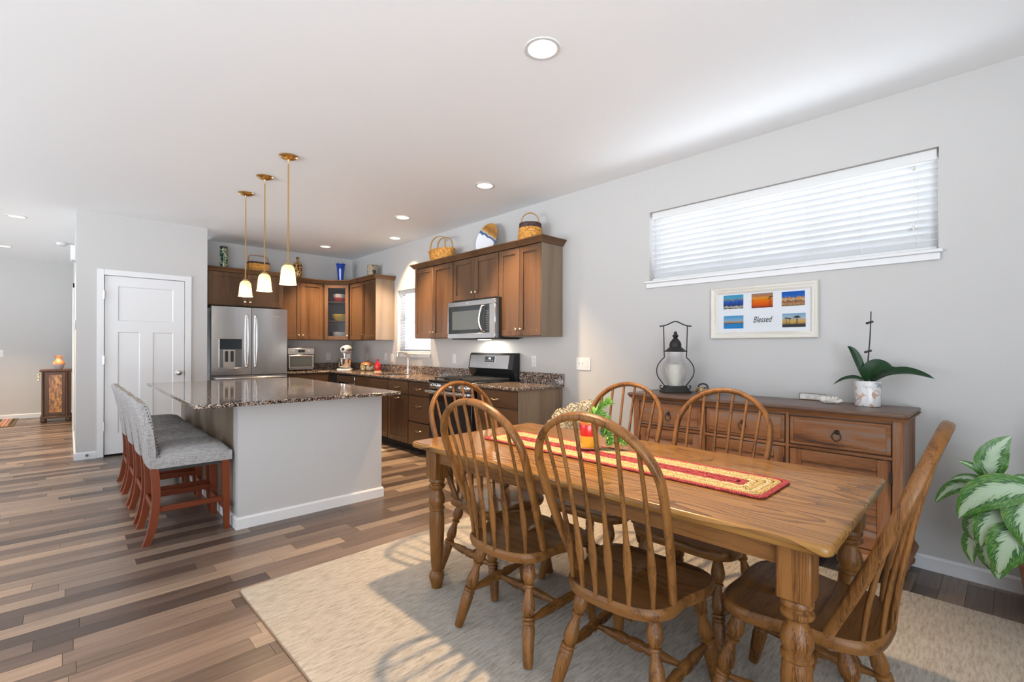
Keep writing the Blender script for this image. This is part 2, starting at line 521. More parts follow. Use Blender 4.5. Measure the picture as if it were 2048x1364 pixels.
def aglaonema_mat():
    m, nt, bs = new_mat('variegated_leaf')
    uv = N(nt, 'ShaderNodeUVMap', uv_map='UVMap')
    sep = N(nt, 'ShaderNodeSeparateXYZ')
    nt.links.new(uv.outputs[0], sep.inputs[0])
    # |v-.5|*2 distance from the midrib
    s = N(nt, 'ShaderNodeMath', operation='SUBTRACT')
    s.inputs[1].default_value = 0.5
    nt.links.new(sep.outputs['Y'], s.inputs[0])
    ab = N(nt, 'ShaderNodeMath', operation='ABSOLUTE')
    nt.links.new(s.outputs[0], ab.inputs[0])
    # streak noise running obliquely from the midrib
    sk = N(nt, 'ShaderNodeMath', operation='MULTIPLY_ADD')
    sk.inputs[1].default_value = -0.9
    nt.links.new(ab.outputs[0], sk.inputs[0])
    nt.links.new(sep.outputs['X'], sk.inputs[2])
    cx = N(nt, 'ShaderNodeCombineXYZ')
    nt.links.new(sk.outputs[0], cx.inputs[0])
    nt.links.new(sep.outputs['Y'], cx.inputs[1])
    oi = N(nt, 'ShaderNodeObjectInfo')
    nt.links.new(oi.outputs['Random'], cx.inputs[2])
    mp = N(nt, 'ShaderNodeMapping')
    mp.inputs['Scale'].default_value = (24, 5, 9)
    nt.links.new(cx.outputs[0], mp.inputs['Vector'])
    n = N(nt, 'ShaderNodeTexNoise')
    n.inputs['Scale'].default_value = 1.0
    n.inputs['Detail'].default_value = 3
    nt.links.new(mp.outputs[0], n.inputs['Vector'])
    ad = N(nt, 'ShaderNodeMath', operation='MULTIPLY_ADD')
    ad.inputs[1].default_value = 0.55
    nt.links.new(n.outputs[0], ad.inputs[0])
    nt.links.new(ab.outputs[0], ad.inputs[2])
    r = ramp(nt, [(0.0, (0.40, 0.50, 0.36)), (0.38, (0.38, 0.49, 0.33)), (0.47, (0.28, 0.40, 0.22)), (0.50, (0.018, 0.08, 0.022)), (0.57, (0.03, 0.13, 0.02)), (0.61, (0.16, 0.30, 0.07)), (0.66, (0.03, 0.12, 0.015)), (0.74, (0.05, 0.16, 0.02)), (0.82, (0.17, 0.30, 0.04))])
    nt.links.new(ad.outputs[0], r.inputs[0])
    nt.links.new(r.outputs[0], bs.inputs['Base Color'])
    bs.inputs['Roughness'].default_value = 0.38
    return m


M['agla'] = aglaonema_mat()


# ------------------------------------------------------------------ mesh builder
class MB:
    def __init__(self):
        self.v, self.f, self.uv = [], [], None

    def add(self, vs, fs):
        b = len(self.v)
        self.v += [tuple(p) for p in vs]
        self.f += [tuple(i + b for i in f) for f in fs]
        return self

    def box(self, x0, x1, y0, y1, z0, z1, b=0.0):
        if x1 < x0: x0, x1 = x1, x0
        if y1 < y0: y0, y1 = y1, y0
        if z1 < z0: z0, z1 = z1, z0
        b = min(b, (x1 - x0) * .45, (y1 - y0) * .45, (z1 - z0) * .45)
        lo, hi = (x0, y0, z0), (x1, y1, z1)
        if b <= 0:
            vs = [(hi[0] if i & 1 else lo[0], hi[1] if i & 2 else lo[1], hi[2] if i & 4 else lo[2]) for i in range(8)]
            return self.add(vs, [(0, 2, 3, 1), (4, 5, 7, 6), (0, 1, 5, 4), (2, 6, 7, 3), (0, 4, 6, 2), (1, 3, 7, 5)])
        vs, fs = [], []
        for i in range(8):
            s = (i & 1, (i >> 1) & 1, (i >> 2) & 1)
            full = [hi[k] if s[k] else lo[k] for k in range(3)]
            ins = [hi[k] - b if s[k] else lo[k] + b for k in range(3)]
            for k in range(3):
                p = list(ins)
                p[k] = full[k]
                vs.append(p)
        V = lambda i, k: i * 3 + k
        for k in range(3):
            o = [d for d in range(3) if d != k]
            for s in (0, 1):
                idx = [(s << k) | (a << o[0]) | (c << o[1]) for a, c in ((0, 0), (1, 0), (1, 1), (0, 1))]
                fs.append([V(i, k) for i in idx])
        for k in range(3):
            o = [d for d in range(3) if d != k]
            for a in (0, 1):
                for c in (0, 1):
                    i0 = (a << o[0]) | (c << o[1])
                    i1 = i0 | (1 << k)
                    fs.append([V(i0, o[0]), V(i1, o[0]), V(i1, o[1]), V(i0, o[1])])
        for i in range(8):
            fs.append([V(i, 0), V(i, 1), V(i, 2)])
        return self.add(vs, fs)

    def rings(self, R, closed=False, cap=True):
        """list of rings with equal point count"""
        n = len(R[0])
        vs = [p for r in R for p in r]
        fs = []
        m = len(R)
        for i in range(m if closed else m - 1):
            j = (i + 1) % m
            for k in range(n):
                l = (k + 1) % n
                fs.append((i * n + k, i * n + l, j * n + l, j * n + k))
        if cap and not closed:
            fs.append(tuple(range(n)))
            fs.append(tuple((m - 1) * n + k for k in range(n)))
        return self.add(vs, fs)

    def lathe(self, prof, c=(0, 0, 0), n=24, sx=1.0, sy=1.0, cap=True):
        R = [[(c[0] + max(r, 1e-4) * cos(2 * pi * k / n) * sx, c[1] + max(r, 1e-4) * sin(2 * pi * k / n) * sy, c[2] + z) for k in range(n)] for r, z in prof]
        return self.rings(R, cap=cap)

    def turn(self, p0, p1, prof, n=14, flat=1.0, ref=(0, 0, 1)):
        """prof: (t, r) along the axis p0 -> p1"""
        p0, p1 = Vector(p0), Vector(p1)
        d = p1 - p0
        t = d.normalized()
        rf = Vector(ref)
        if abs(t.dot(rf)) > 0.95: rf = Vector((1, 0, 0))
        a = t.cross(rf).normalized()
        b = t.cross(a)
        R = [[p0 + d * q + a * (r * cos(2 * pi * k / n)) + b * (r * flat * sin(2 * pi * k / n)) for k in range(n)] for q, r in prof]
        return self.rings(R)

    def tube(self, pts, rad, n=8, closed=False, ref=(0, 0, 1), sq=1.0):
        pts = [Vector(p) for p in pts]
        m = len(pts)
        R = []
        rf = Vector(ref)
        pa = None
        for i, p in enumerate(pts):
            if closed:
                t = (pts[(i + 1) % m] - pts[i - 1]).normalized()
            else:
                t = (pts[min(i + 1, m - 1)] - pts[max(i - 1, 0)]).normalized()
            a = t.cross(rf)
            if a.length < 0.05:
                a = pa if pa is not None else t.cross(Vector((1, 0.3, 0)))
            a = a.normalized()
            if pa is not None and a.dot(pa) < 0: a = -a
            pa = a
            b = a.cross(t).normalized()
            r = rad[i] if isinstance(rad, list) else rad      # list: per point, tuple: (wide, thick)
            ra, rb = r if isinstance(r, tuple) else (r, r)
            ring = []
            for k in range(n):
                ca, sa = cos(2 * pi * (k + .5) / n), sin(2 * pi * (k + .5) / n)
                if sq != 1.0:
                    ca = math.copysign(abs(ca) ** sq, ca)
                    sa = math.copysign(abs(sa) ** sq, sa)
                ring.append(p + a * (ra * ca) + b * (rb * sa))
            R.append(ring)
        return self.rings(R, closed=closed)

    def slab(self, poly, z0, z1, b=0.0, seg=1):
        """extruded outline with eased edges"""
        def inset(d):
            out = []
            m = len(poly)
            for i in range(m):
                p0, p1, p2 = Vector(poly[i - 1]), Vector(poly[i]), Vector(poly[(i + 1) % m])
                e1, e2 = (p1 - p0).normalized(), (p2 - p1).normalized()
                n1, n2 = Vector((-e1.y, e1.x)), Vector((-e2.y, e2.x))
                nn = (n1 + n2)
                nn = nn / max(nn.length_squared / 2, 0.2) if nn.length > 1e-6 else n1
                out.append(p1 + nn * d)
            return out
        area = sum(poly[i - 1][0] * poly[i][1] - poly[i][0] * poly[i - 1][1] for i in range(len(poly)))
        sg = 1 if area > 0 else -1
        if b > 0:
            A = [k / seg * pi / 2 for k in range(seg + 1)]
            R = [[(q.x, q.y, z0 + b * (1 - cos(t))) for q in inset(sg * b * (1 - sin(t)))] for t in A]
            R += [[(q.x, q.y, z1 - b * (1 - cos(t))) for q in inset(sg * b * (1 - sin(t)))] for t in reversed(A)]
        else:
            R = [[(p[0], p[1], z0) for p in poly], [(p[0], p[1], z1) for p in poly]]
        return self.rings(R)

    def sweep(self, path, prof, z=0.0):
        """profile (out, z) swept along a plan polyline; out is to the right of travel"""
        P = [Vector(p) for p in path]
        m = len(P)
        R = []
        for i in range(m):
            d1 = (P[i] - P[i - 1]).normalized() if i > 0 else None
            d2 = (P[i + 1] - P[i]).normalized() if i < m - 1 else None
            d1 = d1 or d2
            d2 = d2 or d1
            n1, n2 = Vector((d1.y, -d1.x)), Vector((d2.y, -d2.x))
            nn = n1 + n2
            nn = nn / (nn.length_squared / 2)
            R.append([(P[i].x + nn.x * o, P[i].y + nn.y * o, z + h) for o, h in prof])
        return self.rings(R)

    def grid(self, G):
        nu, nv = len(G), len(G[0])
        vs = [p for row in G for p in row]
        fs = [(i * nv + j, (i + 1) * nv + j, (i + 1) * nv + j + 1, i * nv + j + 1) for i in range(nu - 1) for j in range(nv - 1)]
        return self.add(vs, fs)

    def sphere(self, c, r, n=10, m=7, sx=1, sy=1, sz=1):
        prof = [(r * sin(pi * i / m), -r * cos(pi * i / m) * sz) for i in range(m + 1)]
        return self.lathe(prof, c, n, sx, sy)

    def xf(self, mat, start=0):
        for i in range(start, len(self.v)):
            self.v[i] = tuple(mat @ Vector(self.v[i]))
        return self


def obj(name, mb, mat, parent=None, world=False, smooth=40, normals=True):
    me = bpy.data.meshes.new(name)
    me.from_pydata(mb.v, [], mb.f)
    if normals:
        bm = bmesh.new()
        bm.from_mesh(me)
        bmesh.ops.remove_doubles(bm, verts=bm.verts, dist=1e-6)
        bmesh.ops.recalc_face_normals(bm, faces=bm.faces)
        bm.to_mesh(me)
        bm.free()
    if smooth:
        me.polygons.foreach_set('use_smooth', [True] * len(me.polygons))
        me.set_sharp_from_angle(angle=radians(smooth))
    me.materials.append(M[mat] if isinstance(mat, str) else mat)
    o = bpy.data.objects.new(name, me)
    COL.objects.link(o)
    if parent is not None:
        o.parent = parent
        if world:
            p = parent
            off = Vector((0, 0, 0))
            while p is not None:
                off += p.location
                p = p.parent
            me.transform(Matrix.Translation(-off))
    return o


def tag(o, label=None, cat=None, group=None, kind=None):
    if label: o['label'] = label
    if cat: o['category'] = cat
    if group: o['group'] = group
    if kind: o['kind'] = kind
    return o


def thing(name, label, cat, loc=(0, 0, 0), rotz=0.0, group=None, kind=None):
    o = bpy.data.objects.new(name, None)
    o.empty_display_size = 0.1
    COL.objects.link(o)
    o.location = loc
    o.rotation_euler = (0, 0, rotz)
    return tag(o, label, cat, group, kind)


def copy_tree(o, parent=None):
    c = o.copy()
    COL.objects.link(c)
    c.parent = parent
    for ch in list(o.children):
        copy_tree(ch, c)
    return c


def struct(name, mb, mat, smooth=0, label=None):
    o = obj(name, mb, mat, smooth=smooth)
    o['kind'] = 'structure'
    if label: o['label'] = label
    return o


def catmull(P, k=4, closed=False):
    P = [Vector(p) for p in P]
    n = len(P)
    out = []
    for i in range(n if closed else n - 1):
        if closed:
            a, b, c, d = P[i - 1], P[i], P[(i + 1) % n], P[(i + 2) % n]
        else:
            a, b, c, d = P[max(i - 1, 0)], P[i], P[i + 1], P[min(i + 2, n - 1)]
        for j in range(k):
            t = j / k
            out.append(0.5 * ((2 * b) + (c - a) * t + (2 * a - 5 * b + 4 * c - d) * t * t + (3 * b - a - 3 * c + d) * t ** 3))
    if not closed: out.append(P[-1])
    return out


def lightpt(name, typ, loc, energy, col, parent=None, **kw):
    l = bpy.data.lights.new(name, typ)
    l.energy = energy
    l.color = col
    for k, v in kw.items(): setattr(l, k, v)
    o = bpy.data.objects.new(name, l)
    COL.objects.link(o)
    o.location = loc
    if parent: o.parent = parent
    return o


# ------------------------------------------------------------------ the room shell
def wall_rects(mb, a0, a1, z0, z1, holes, mk):
    """fills a wall rectangle around holes (a0,a1,z0,z1); mk(a0,a1,z0,z1) adds a block"""
    xs = sorted({a0, a1, *[h[0] for h in holes], *[h[1] for h in holes]})
    for i in range(len(xs) - 1):
        l, r = xs[i], xs[i + 1]
        cuts = sorted([(h[2], h[3]) for h in holes if h[0] <= l + 1e-6 and h[1] >= r - 1e-6])
        z = z0
        for c0, c1 in cuts:
            if c0 > z + 1e-6: mk(l, r, z, c0)
            z = c1
        if z < z1 - 1e-6: mk(l, r, z, z1)


W1 = (0.296, 2.097, 1.801, 2.376)       # long window over the sideboard
W2 = (5.37, 6.243, 1.166, 2.077)        # window over the sink
mb = MB()
wall_rects(mb, YN, YB + 0.15, 0, CEIL, [W1, W2], lambda a, b, c, d: mb.box(XW, XW + 0.16, a, b, c, d))
struct('wall_right', mb, 'wall')
struct('wall_back', MB().box(1.40, XW, YB, YB + 0.15, 0, CEIL), 'wall')
DX0, DX1, DH = 0.283, 1.055, 2.056
mb = MB()
wall_rects(mb, 0.059, 1.281, 0, CEIL, [(DX0, DX1, 0, DH)], lambda a, b, c, d: mb.box(a, b, YD, YD + 0.12, c, d))
mb.box(1.281 - 0.12, 1.281, YD + 0.12, YB + 0.15, 0, CEIL)
mb.box(0.059 + 0.12, 1.281, YB + 0.03, YB + 0.15, 0, CEIL)
struct('wall_pantry', mb, 'wall')
struct('wall_hall', MB().box(0.059, 0.179, YD + 0.12, YF, 0, CEIL), 'wall')
struct('wall_far', MB().box(XL - 0.15, 0.179, YF, YF + 0.15, 0, CEIL), 'wall')
mb = MB()
wall_rects(mb, XL, XW + 0.16, 0, CEIL, NEAR_OPEN, lambda a, b, c, d: mb.box(a, b, YN - 0.15, YN, c, d))
struct('wall_near', mb, 'wall')
mb = MB()
wall_rects(mb, YN - 0.15, YF, 0, CEIL, LEFT_OPEN, lambda a, b, c, d: mb.box(XL - 0.15, XL, a, b, c, d))
struct('wall_left', mb, 'wall')

# ceiling with round holes for the downlights
CANS = [(1.726, 1.624), (2.797, 3.354), (2.797, 4.826), (3.251, 5.809), (2.78, 7.018), (-0.44, 7.883), (-0.709, 10.35), (-1.4, 1.7), (-1.4, 4.6)]
CAN_R = 0.074
bm = bmesh.new()
edges = []
def loop(pts):
    vs_ = [bm.verts.new((x, y, CEIL)) for x, y in pts]
    for i in range(len(vs_)):
        edges.append(bm.edges.new((vs_[i - 1], vs_[i])))
loop([(XL - .15, YN - .15), (XW + .16, YN - .15), (XW + .16, YF + .15), (XL - .15, YF + .15)])
for cx_, cy_ in CANS:
    loop([(cx_ + CAN_R * cos(2 * pi * k / 32), cy_ + CAN_R * sin(2 * pi * k / 32)) for k in range(32)])
bmesh.ops.triangle_fill(bm, use_beauty=True, use_dissolve=False, edges=edges)
me = bpy.data.meshes.new('ceiling')
bm.to_mesh(me)
bm.free()
base = len(me.vertices)
co = MB()
co.add([v.co[:] for v in me.vertices], [tuple(p.vertices) for p in me.polygons])
co.box(XL - .15, XW + .16, YN - .15, YF + .15, CEIL + 0.14, CEIL + 0.16)
struct('ceiling', co, 'ceiling')
bpy.data.meshes.remove(me)

# floor: dark underlay, planks laid along X
fl = struct('floor', MB().box(XL - .15, XW + .16, YN - .15, YF + .15, -0.05, -0.009), 'blackmat')
PW = 0.0985
planks = []
rng = random.Random(3)
y = YN
row = 0
while y < YF:
    x = XL - rng.random() * 1.0
    while x < XW:
        L = rng.choice((0.42, 0.6, 0.75, 0.9, 1.05, 1.22))
        a, b = max(x, XL), min(x + L, XW)
        if b - a > 0.02:
            planks.append((a, b, y, min(y + PW, YF)))
        x += L
    y += PW
    row += 1
SA, CA = sin(CAM_A), cos(CAM_A)
def px(x, y, z=0.0):
    fw = x * SA + y * CA
    if fw < 0.3: return None
    return 1024 + (x * CA - y * SA) / fw * 945.2, 696.3 - (z - CAM_H) / fw * 945.2
def seen(p):
    a, b, c, d = p
    best = 0
    for t in (0.1, 0.5, 0.9):
        xm, ym = a + (b - a) * t, (c + d) / 2
        q = px(xm, ym)
        if q is None or not (-40 < q[0] < 2090 and q[1] < 1400): continue
        if 0.7 < xm < 3.05 and -0.3 < ym < 2.65: continue            # under the rug
        if 0.85 < xm < 1.9 and 3.63 < ym < 5.83: continue            # under the island
        if xm > 2.95 and ym > 3.05: continue
        if xm > 0.06 and ym > YD + .12: continue
        fw = xm * SA + ym * CA
        best = max(best, (b - a) * PW / fw ** 3)
    return best
planks.sort(key=seen, reverse=True)
rest = MB()
gap = 0.0007
for i, (a, b, c, d) in enumerate(planks):
    if i < 300 and seen((a, b, c, d)) > 0:
        o = obj('plank', MB().box(a + gap, b - gap, c + gap, d - gap, -0.009, 0.0), 'floor', fl, smooth=0, normals=False)
    else:
        rest.box(a + gap, b - gap, c + gap, d - gap, -0.009, 0.0)
o = obj('plank_field', rest, 'floor', fl, smooth=0, normals=False)
o['kind'] = 'stuff'


def baseboard(name, path, z0=0.0, h=0.08):
    mb = MB().sweep(path, [(0, 0), (0.014, 0), (0.014, h - 0.012), (0.007, h), (0, h)], z0)
    return struct(name, mb, 'trim')


baseboard('baseboard_right', [(XW, 3.02), (XW, YN)])
baseboard('baseboard_pantry', [(0.059, YD + 2.2), (0.059, YD), (0.231, YD)])
baseboard('baseboard_pantry_right', [(1.113, YD), (1.281, YD)])
baseboard('baseboard_far', [(XL, YF), (0.059, YF)])

# ------------------------------------------------------------------ pantry door
d1 = thing('door_1', 'white three-panel pantry door with casing, left of the refrigerator', None, (0.67, YD, 0), kind='structure')
mb = MB()
c0, c1, ct = 0.231, 1.113, 2.112
mb.box(c0, DX0 + 0.008, YD - 0.018, YD, 0, ct, 0.003)
mb.box(DX1 - 0.008, c1, YD - 0.018, YD, 0, ct, 0.003)
mb.box(DX0 + 0.008, DX1 - 0.008, YD - 0.0175, YD, DH - 0.008, ct, 0.003)
obj('casing', mb, 'trim', d1, True)
mb = MB()
mb.box(DX0, DX0 + 0.008, YD, YD + 0.12, 0, DH)
mb.box(DX1 - 0.008, DX1, YD, YD + 0.12, 0, DH)
mb.box(DX0, DX1, YD, YD + 0.12, DH - 0.008, DH)
obj('jamb', mb, 'trim', d1, True)
X0, X1, Z0, Z1 = 0.2965, 1.0415, 0.022, 2.044
mb = MB()
ya, yb, yp = YD + 0.006, YD + 0.040, YD + 0.016
mb.box(X0, 0.412, ya, yb, Z0, Z1)
mb.box(0.930, X1, ya, yb, Z0, Z1)
mb.box(0.412, 0.930, ya, yb, 1.932, Z1)
mb.box(0.412, 0.930, ya, yb, 1.411, 1.536)
mb.box(0.412, 0.930, ya, yb, Z0, 0.25)
mb.box(0.611, 0.731, ya, yb, 0.25, 1.411)
sl = obj('slab', mb, 'trim', d1, True, smooth=0)
for (a, b, c, d) in ((0.412, 0.930, 1.536, 1.932), (0.412, 0.611, 0.25, 1.411), (0.731, 0.930, 0.25, 1.411)):
    q = MB().box(a, b, yp, yp + 0.012, c, d)
    R = []
    for (off, yy) in ((0, ya + 0.001), (0.010, yp)):
        R.append([(a + off, yy, c + off), (b - off, yy, c + off), (b - off, yy, d - off), (a + off, yy, d - off)])
    q.rings(R, cap=False)
    obj('panel', q, 'trim', sl, True, smooth=0)
kn = MB().turn((0.984, ya, 0.925), (0.984, ya - 0.062, 0.925), [(0, 0.031), (0.08, 0.031), (0.12, 0.012), (0.42, 0.011), (0.5, 0.022), (0.7, 0.029), (0.9, 0.024), (1.0, 0.008)], 20)
obj('knob', kn, 'nickel', sl, True)
for z in (1.824, 1.091, 0.349):
    mb = MB().box(0.278, 0.296, YD - 0.020, YD - 0.012, z - 0.045, z + 0.045)
    mb.turn((0.2915, YD - 0.022, z - 0.047), (0.2915, YD - 0.022, z + 0.047), [(0, 0.006), (1, 0.006)], 10)
    obj('hinge', mb, 'nickel', d1, True)
mb = MB().turn((0.15, YD - 0.014, 0.045), (0.15, YD - 0.06, 0.045), [(0, 0.012), (0.2, 0.012), (0.25, 0.006), (0.8, 0.006), (0.82, 0.010), (1, 0.010)], 12)
tag(obj('door_stop', mb, 'rubber'), 'small grey door stop on the baseboard left of the pantry door', 'door stop')

# ------------------------------------------------------------------ windows
def window(n, W, grid_v, grid_h, label):
    y0, y1, z0, z1 = W
    w = thing('window_%d' % n, label, None, (XW, (y0 + y1) / 2, z0), kind='structure')
    xo = XW + 0.105
    mb = MB()
    t = 0.045
    for a, b, c, d in ((y0, y1, z0, z0 + t), (y0, y1, z1 - t, z1), (y0, y0 + t, z0 + t, z1 - t), (y1 - t, y1, z0 + t, z1 - t)):
        mb.box(xo, xo + 0.05, a, b, c, d)
    for k in range(1, grid_v):
        yy = y0 + (y1 - y0) * k / grid_v
        mb.box(xo + 0.01, xo + 0.04, yy - 0.02, yy + 0.02, z0 + t, z1 - t)
    for k in range(1, grid_h):
        zz = z0 + (z1 - z0) * k / grid_h
        mb.box(xo + 0.01, xo + 0.04, y0 + t, y1 - t, zz - 0.018, zz + 0.018)
    obj('window_frame', mb, 'trim', w, True, smooth=0)
    for k in range(grid_v):
        for j in range(grid_h):
            a = y0 + (y1 - y0) * k / grid_v + 0.022
            b = y0 + (y1 - y0) * (k + 1) / grid_v - 0.022
            c = z0 + (z1 - z0) * j / grid_h + 0.02
            d = z0 + (z1 - z0) * (j + 1) / grid_h - 0.02
            obj('pane', MB().box(xo + 0.022, xo + 0.027, a, b, c, d), 'glass', w, True, smooth=0)
    return w


w1 = window(1, W1, 3, 1, 'long high horizontal window with white blinds above the sideboard')
w2 = window(2, W2, 1, 2, 'small window with white blinds over the kitchen sink')
# sills with a rounded apron
mb = MB().box(XW - 0.030, XW + 0.10, 0.274, 2.130, 1.782, 1.803, 0.004)
mb.box(XW - 0.018, XW - 0.0005, 0.286, 2.118, 1.742, 1.782, 0.003)
obj('window_sill', mb, 'trim', w1, True)
mb = MB().box(XW - 0.030, XW + 0.10, 5.345, 6.270, 1.146, 1.168, 0.004)
mb.box(XW - 0.018, XW - 0.0005, 5.357, 6.255, 1.108, 1.146, 0.003)
obj('window_sill', mb, 'trim', w2, True)


def blind(W, label, ns, vh, tilt, cords, ztop=None):
    y0, y1, z0, z1 = W
    b = thing('window_blind', label, 'blinds', (XW + 0.06, (y0 + y1) / 2, z1), group=None)
    a, c = y0 + 0.008, y1 - 0.008
    hr = MB().box(XW + 0.036, XW + 0.086, a, c, z1 - vh * 0.7, z1 - 0.002, 0.002)
    obj('headrail', hr, 'white', b, True)
    obj('valance', MB().box(XW + 0.024, XW + 0.034, a, c, z1 - vh, z1 - 0.001, 0.003), 'white', b, True)
    ztop = z1 - vh - 0.022
    zb = z0 + 0.045
    me = None
    w, th = 0.025, 0.0016
    for k in range(ns):
        zz = ztop + (zb - ztop) * k / (ns - 1)
        if me is None:
            s = MB()
            R = []
            for yy in (a, c):
                ring = []
                for u in (-1, -0.33, 0.33, 1):
                    ring.append((u * w * cos(tilt), yy - (y0 + y1) / 2, u * w * sin(tilt) + 0.002 * (1 - u * u) + th))
                for u in (1, 0.33, -0.33, -1):
                    ring.append((u * w * cos(tilt), yy - (y0 + y1) / 2, u * w * sin(tilt) + 0.002 * (1 - u * u) - th))
                R.append(ring)
            s.rings(R)
            o = obj('slat', s, 'slat', b)
            me = o.data
        else:
            o = bpy.data.objects.new('slat', me)
            COL.objects.link(o)
            o.parent = b
        o.location = (0, 0, zz - z1)
    obj('bottom_rail', MB().box(XW + 0.038, XW + 0.084, a, c, z0 + 0.006, z0 + 0.026, 0.003), 'white', b, True)
    for q in cords:
        yy = y0 + (y1 - y0) * q
        m_ = MB()
        for xx in (XW + 0.0345, XW + 0.087):
            m_.tube([(xx, yy, z1 - vh), (xx, yy, z0 + 0.02)], 0.0012, 5)
        obj('ladder_cord', m_, 'white', b, True)
    return b


b1 = blind(W1, 'long white slatted blind in the high window above the sideboard', 12, 0.062, radians(-53), (0.05, 0.20, 0.36, 0.52, 0.68, 0.84, 0.95))
m_ = MB().tube([(XW + 0.020, 0.405, 2.30), (XW + 0.020, 0.405, 1.97)], 0.0014, 6)
cd = obj('pull_cord', m_, 'white', b1, True)
for z in (2.272, 1.90 + 0.03):
    obj('tassel', MB().lathe([(0.002, 0.03), (0.006, 0.026), (0.0085, 0.0), (0.002, -0.001)], (XW + 0.018, 0.405, z), 10), 'stoneplaque', cd, True)
b2 = blind(W2, 'white slatted blind in the small window over the sink', 20, 0.06, radians(-14), (0.12, 0.5, 0.88))

# ------------------------------------------------------------------ downlights
def can(x, y, label, energy):
    t = thing('downlight', label, 'ceiling light', (x, y, CEIL), group='recessed ceiling lights')
    obj('trim_ring', MB().lathe([(0.073, 0.001), (0.073, -0.004), (0.078, -0.006), (0.089, -0.004), (0.092, 0.0), (0.073, 0.001)], n=40, cap=False), 'white', t)
    obj('reflector', MB().lathe([(0.0735, 0.0), (0.066, 0.03), (0.050, 0.075), (0.050, 0.078)], n=40, cap=False), 'white', t, normals=False)
    obj('lens', MB().lathe([(0.0502, 0.074), (0.0502, 0.078)], n=32), 'lens', t)
    obj('housing', MB().lathe([(0.080, 0.004), (0.080, 0.10), (0.001, 0.10)], n=24, cap=False), 'blackmat', t)
    l = lightpt('lamp', 'SPOT', (0, 0, 0.066), energy, (1.0, 0.70, 0.40), t, spot_size=radians(84), spot_blend=0.68, shadow_soft_size=0.04)
    return t


CAN_E = 340
clab = ['recessed downlight with white trim over the dining table', 'recessed downlight over the range end of the kitchen', 'recessed downlight on the ceiling between range and sink', 'recessed downlight over the kitchen sink', 'recessed downlight by the corner glass cabinet', 'recessed downlight in the hall ceiling, nearer one', 'recessed downlight in the hall ceiling, farther one', 'recessed downlight over the living area by the patio doors', 'recessed downlight over the living area by the hall']
for (x, y), lb in zip(CANS, clab):
    can(x, y, lb, CAN_E * (0.85 if y > 2.0 else 1.0))

# ------------------------------------------------------------------ kitchen cabinets
def knob(parent, x, y, z):
    obj('knob', MB().turn((x, y, z), (x, y - 0.026, z), [(0, 0.008), (0.1, 0.008), (0.2, 0.005), (0.5, 0.006), (0.62, 0.014), (0.85, 0.0145), (1, 0.006)], 12), 'pull', parent)


def pull(parent, x, y, z, w=0.10):
    P = [(x - w / 2, y, z), (x - w / 2 + 0.006, y - 0.022, z + 0.002), (x - w / 4, y - 0.028, z - 0.005), (x, y - 0.030, z - 0.008), (x + w / 4, y - 0.028, z - 0.005), (x + w / 2 - 0.006, y - 0.022, z + 0.002), (x + w / 2, y, z)]
    obj('pull', MB().tube(catmull(P, 3), (0.0065, 0.0055), 8), 'pull', parent)


def shaker(x0, x1, z0, z1, y=0.0, t=0.02, r=0.056, panel=True):
    mb = MB()
    b = 0.0018
    mb.box(x0, x0 + r, y, y + t, z0, z1, b)
    mb.box(x1 - r, x1, y, y + t, z0, z1, b)
    mb.box(x0 + r, x1 - r, y, y + t, z1 - r, z1, b)
    mb.box(x0 + r, x1 - r, y, y + t, z0, z0 + r, b)
    if panel:
        mb.box(x0 + r - 0.004, x1 - r + 0.004, y + 0.011, y + t - 0.001, z0 + r - 0.004, z1 - r + 0.004)
    return mb


def cabinet(name, label, cat, loc, rot, w, h, d, fronts, toe=0.0, group=None, end=None, hollow=False):
    """local frame: x to the right, -y out of the front, z up; fronts at y 0..0.02"""
    t = thing(name, label, cat, loc, rot, group)
    mb = MB()
    if hollow:
        for a in ((0, 0.018), (w - 0.018, w)): mb.box(a[0], a[1], 0.021, d, toe, h)
        mb.box(0.018, w - 0.018, 0.021, d, toe, toe + 0.018)
        mb.box(0.018, w - 0.018, 0.021, 0.030, toe, h)
        mb.box(0.018, w - 0.018, d - 0.01, d, toe + 0.018, h)
    else:
        mb.box(0, w, 0.021, d, toe, h)
    obj('body', mb, 'cab', t, smooth=0)
    if toe:
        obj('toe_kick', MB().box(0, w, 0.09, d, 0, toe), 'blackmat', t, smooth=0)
    for f in fronts:
        k, x0, x1, z0, z1 = f[:5]
        if k == 'door':
            o = obj('door', shaker(x0, x1, z0, z1), 'cab', t)
        elif k == 'drawer':
            o = obj('drawer', MB().box(x0, x1, 0, 0.02, z0, z1, 0.003), 'cabx', t)
        hw = f[5] if len(f) > 5 else None
        if hw:
            (knob if hw[0] == 'knob' else pull)(o, hw[1], 0, hw[2])
    if end:      # finished end panel: 'R' at x=w or 'L' at x=0
        a = (w, w + 0.004) if end == 'R' else (-0.004, 0)
        obj('end_panel', MB().box(a[0], a[1], 0.0, d, toe if not toe else 0, h, 0.001), 'cabend', t, smooth=0)
    return t


def two_doors(w, h, z0=0.008, kz=None, g=0.003):
    kz = kz if kz is not None else 0.075
    return [('door', 0.006, w / 2 - g / 2, z0, h - 0.006, ('knob', w / 2 - 0.032, kz)), ('door', w / 2 + g / 2, w - 0.006, z0, h - 0.006, ('knob', w / 2 + 0.032, kz))]


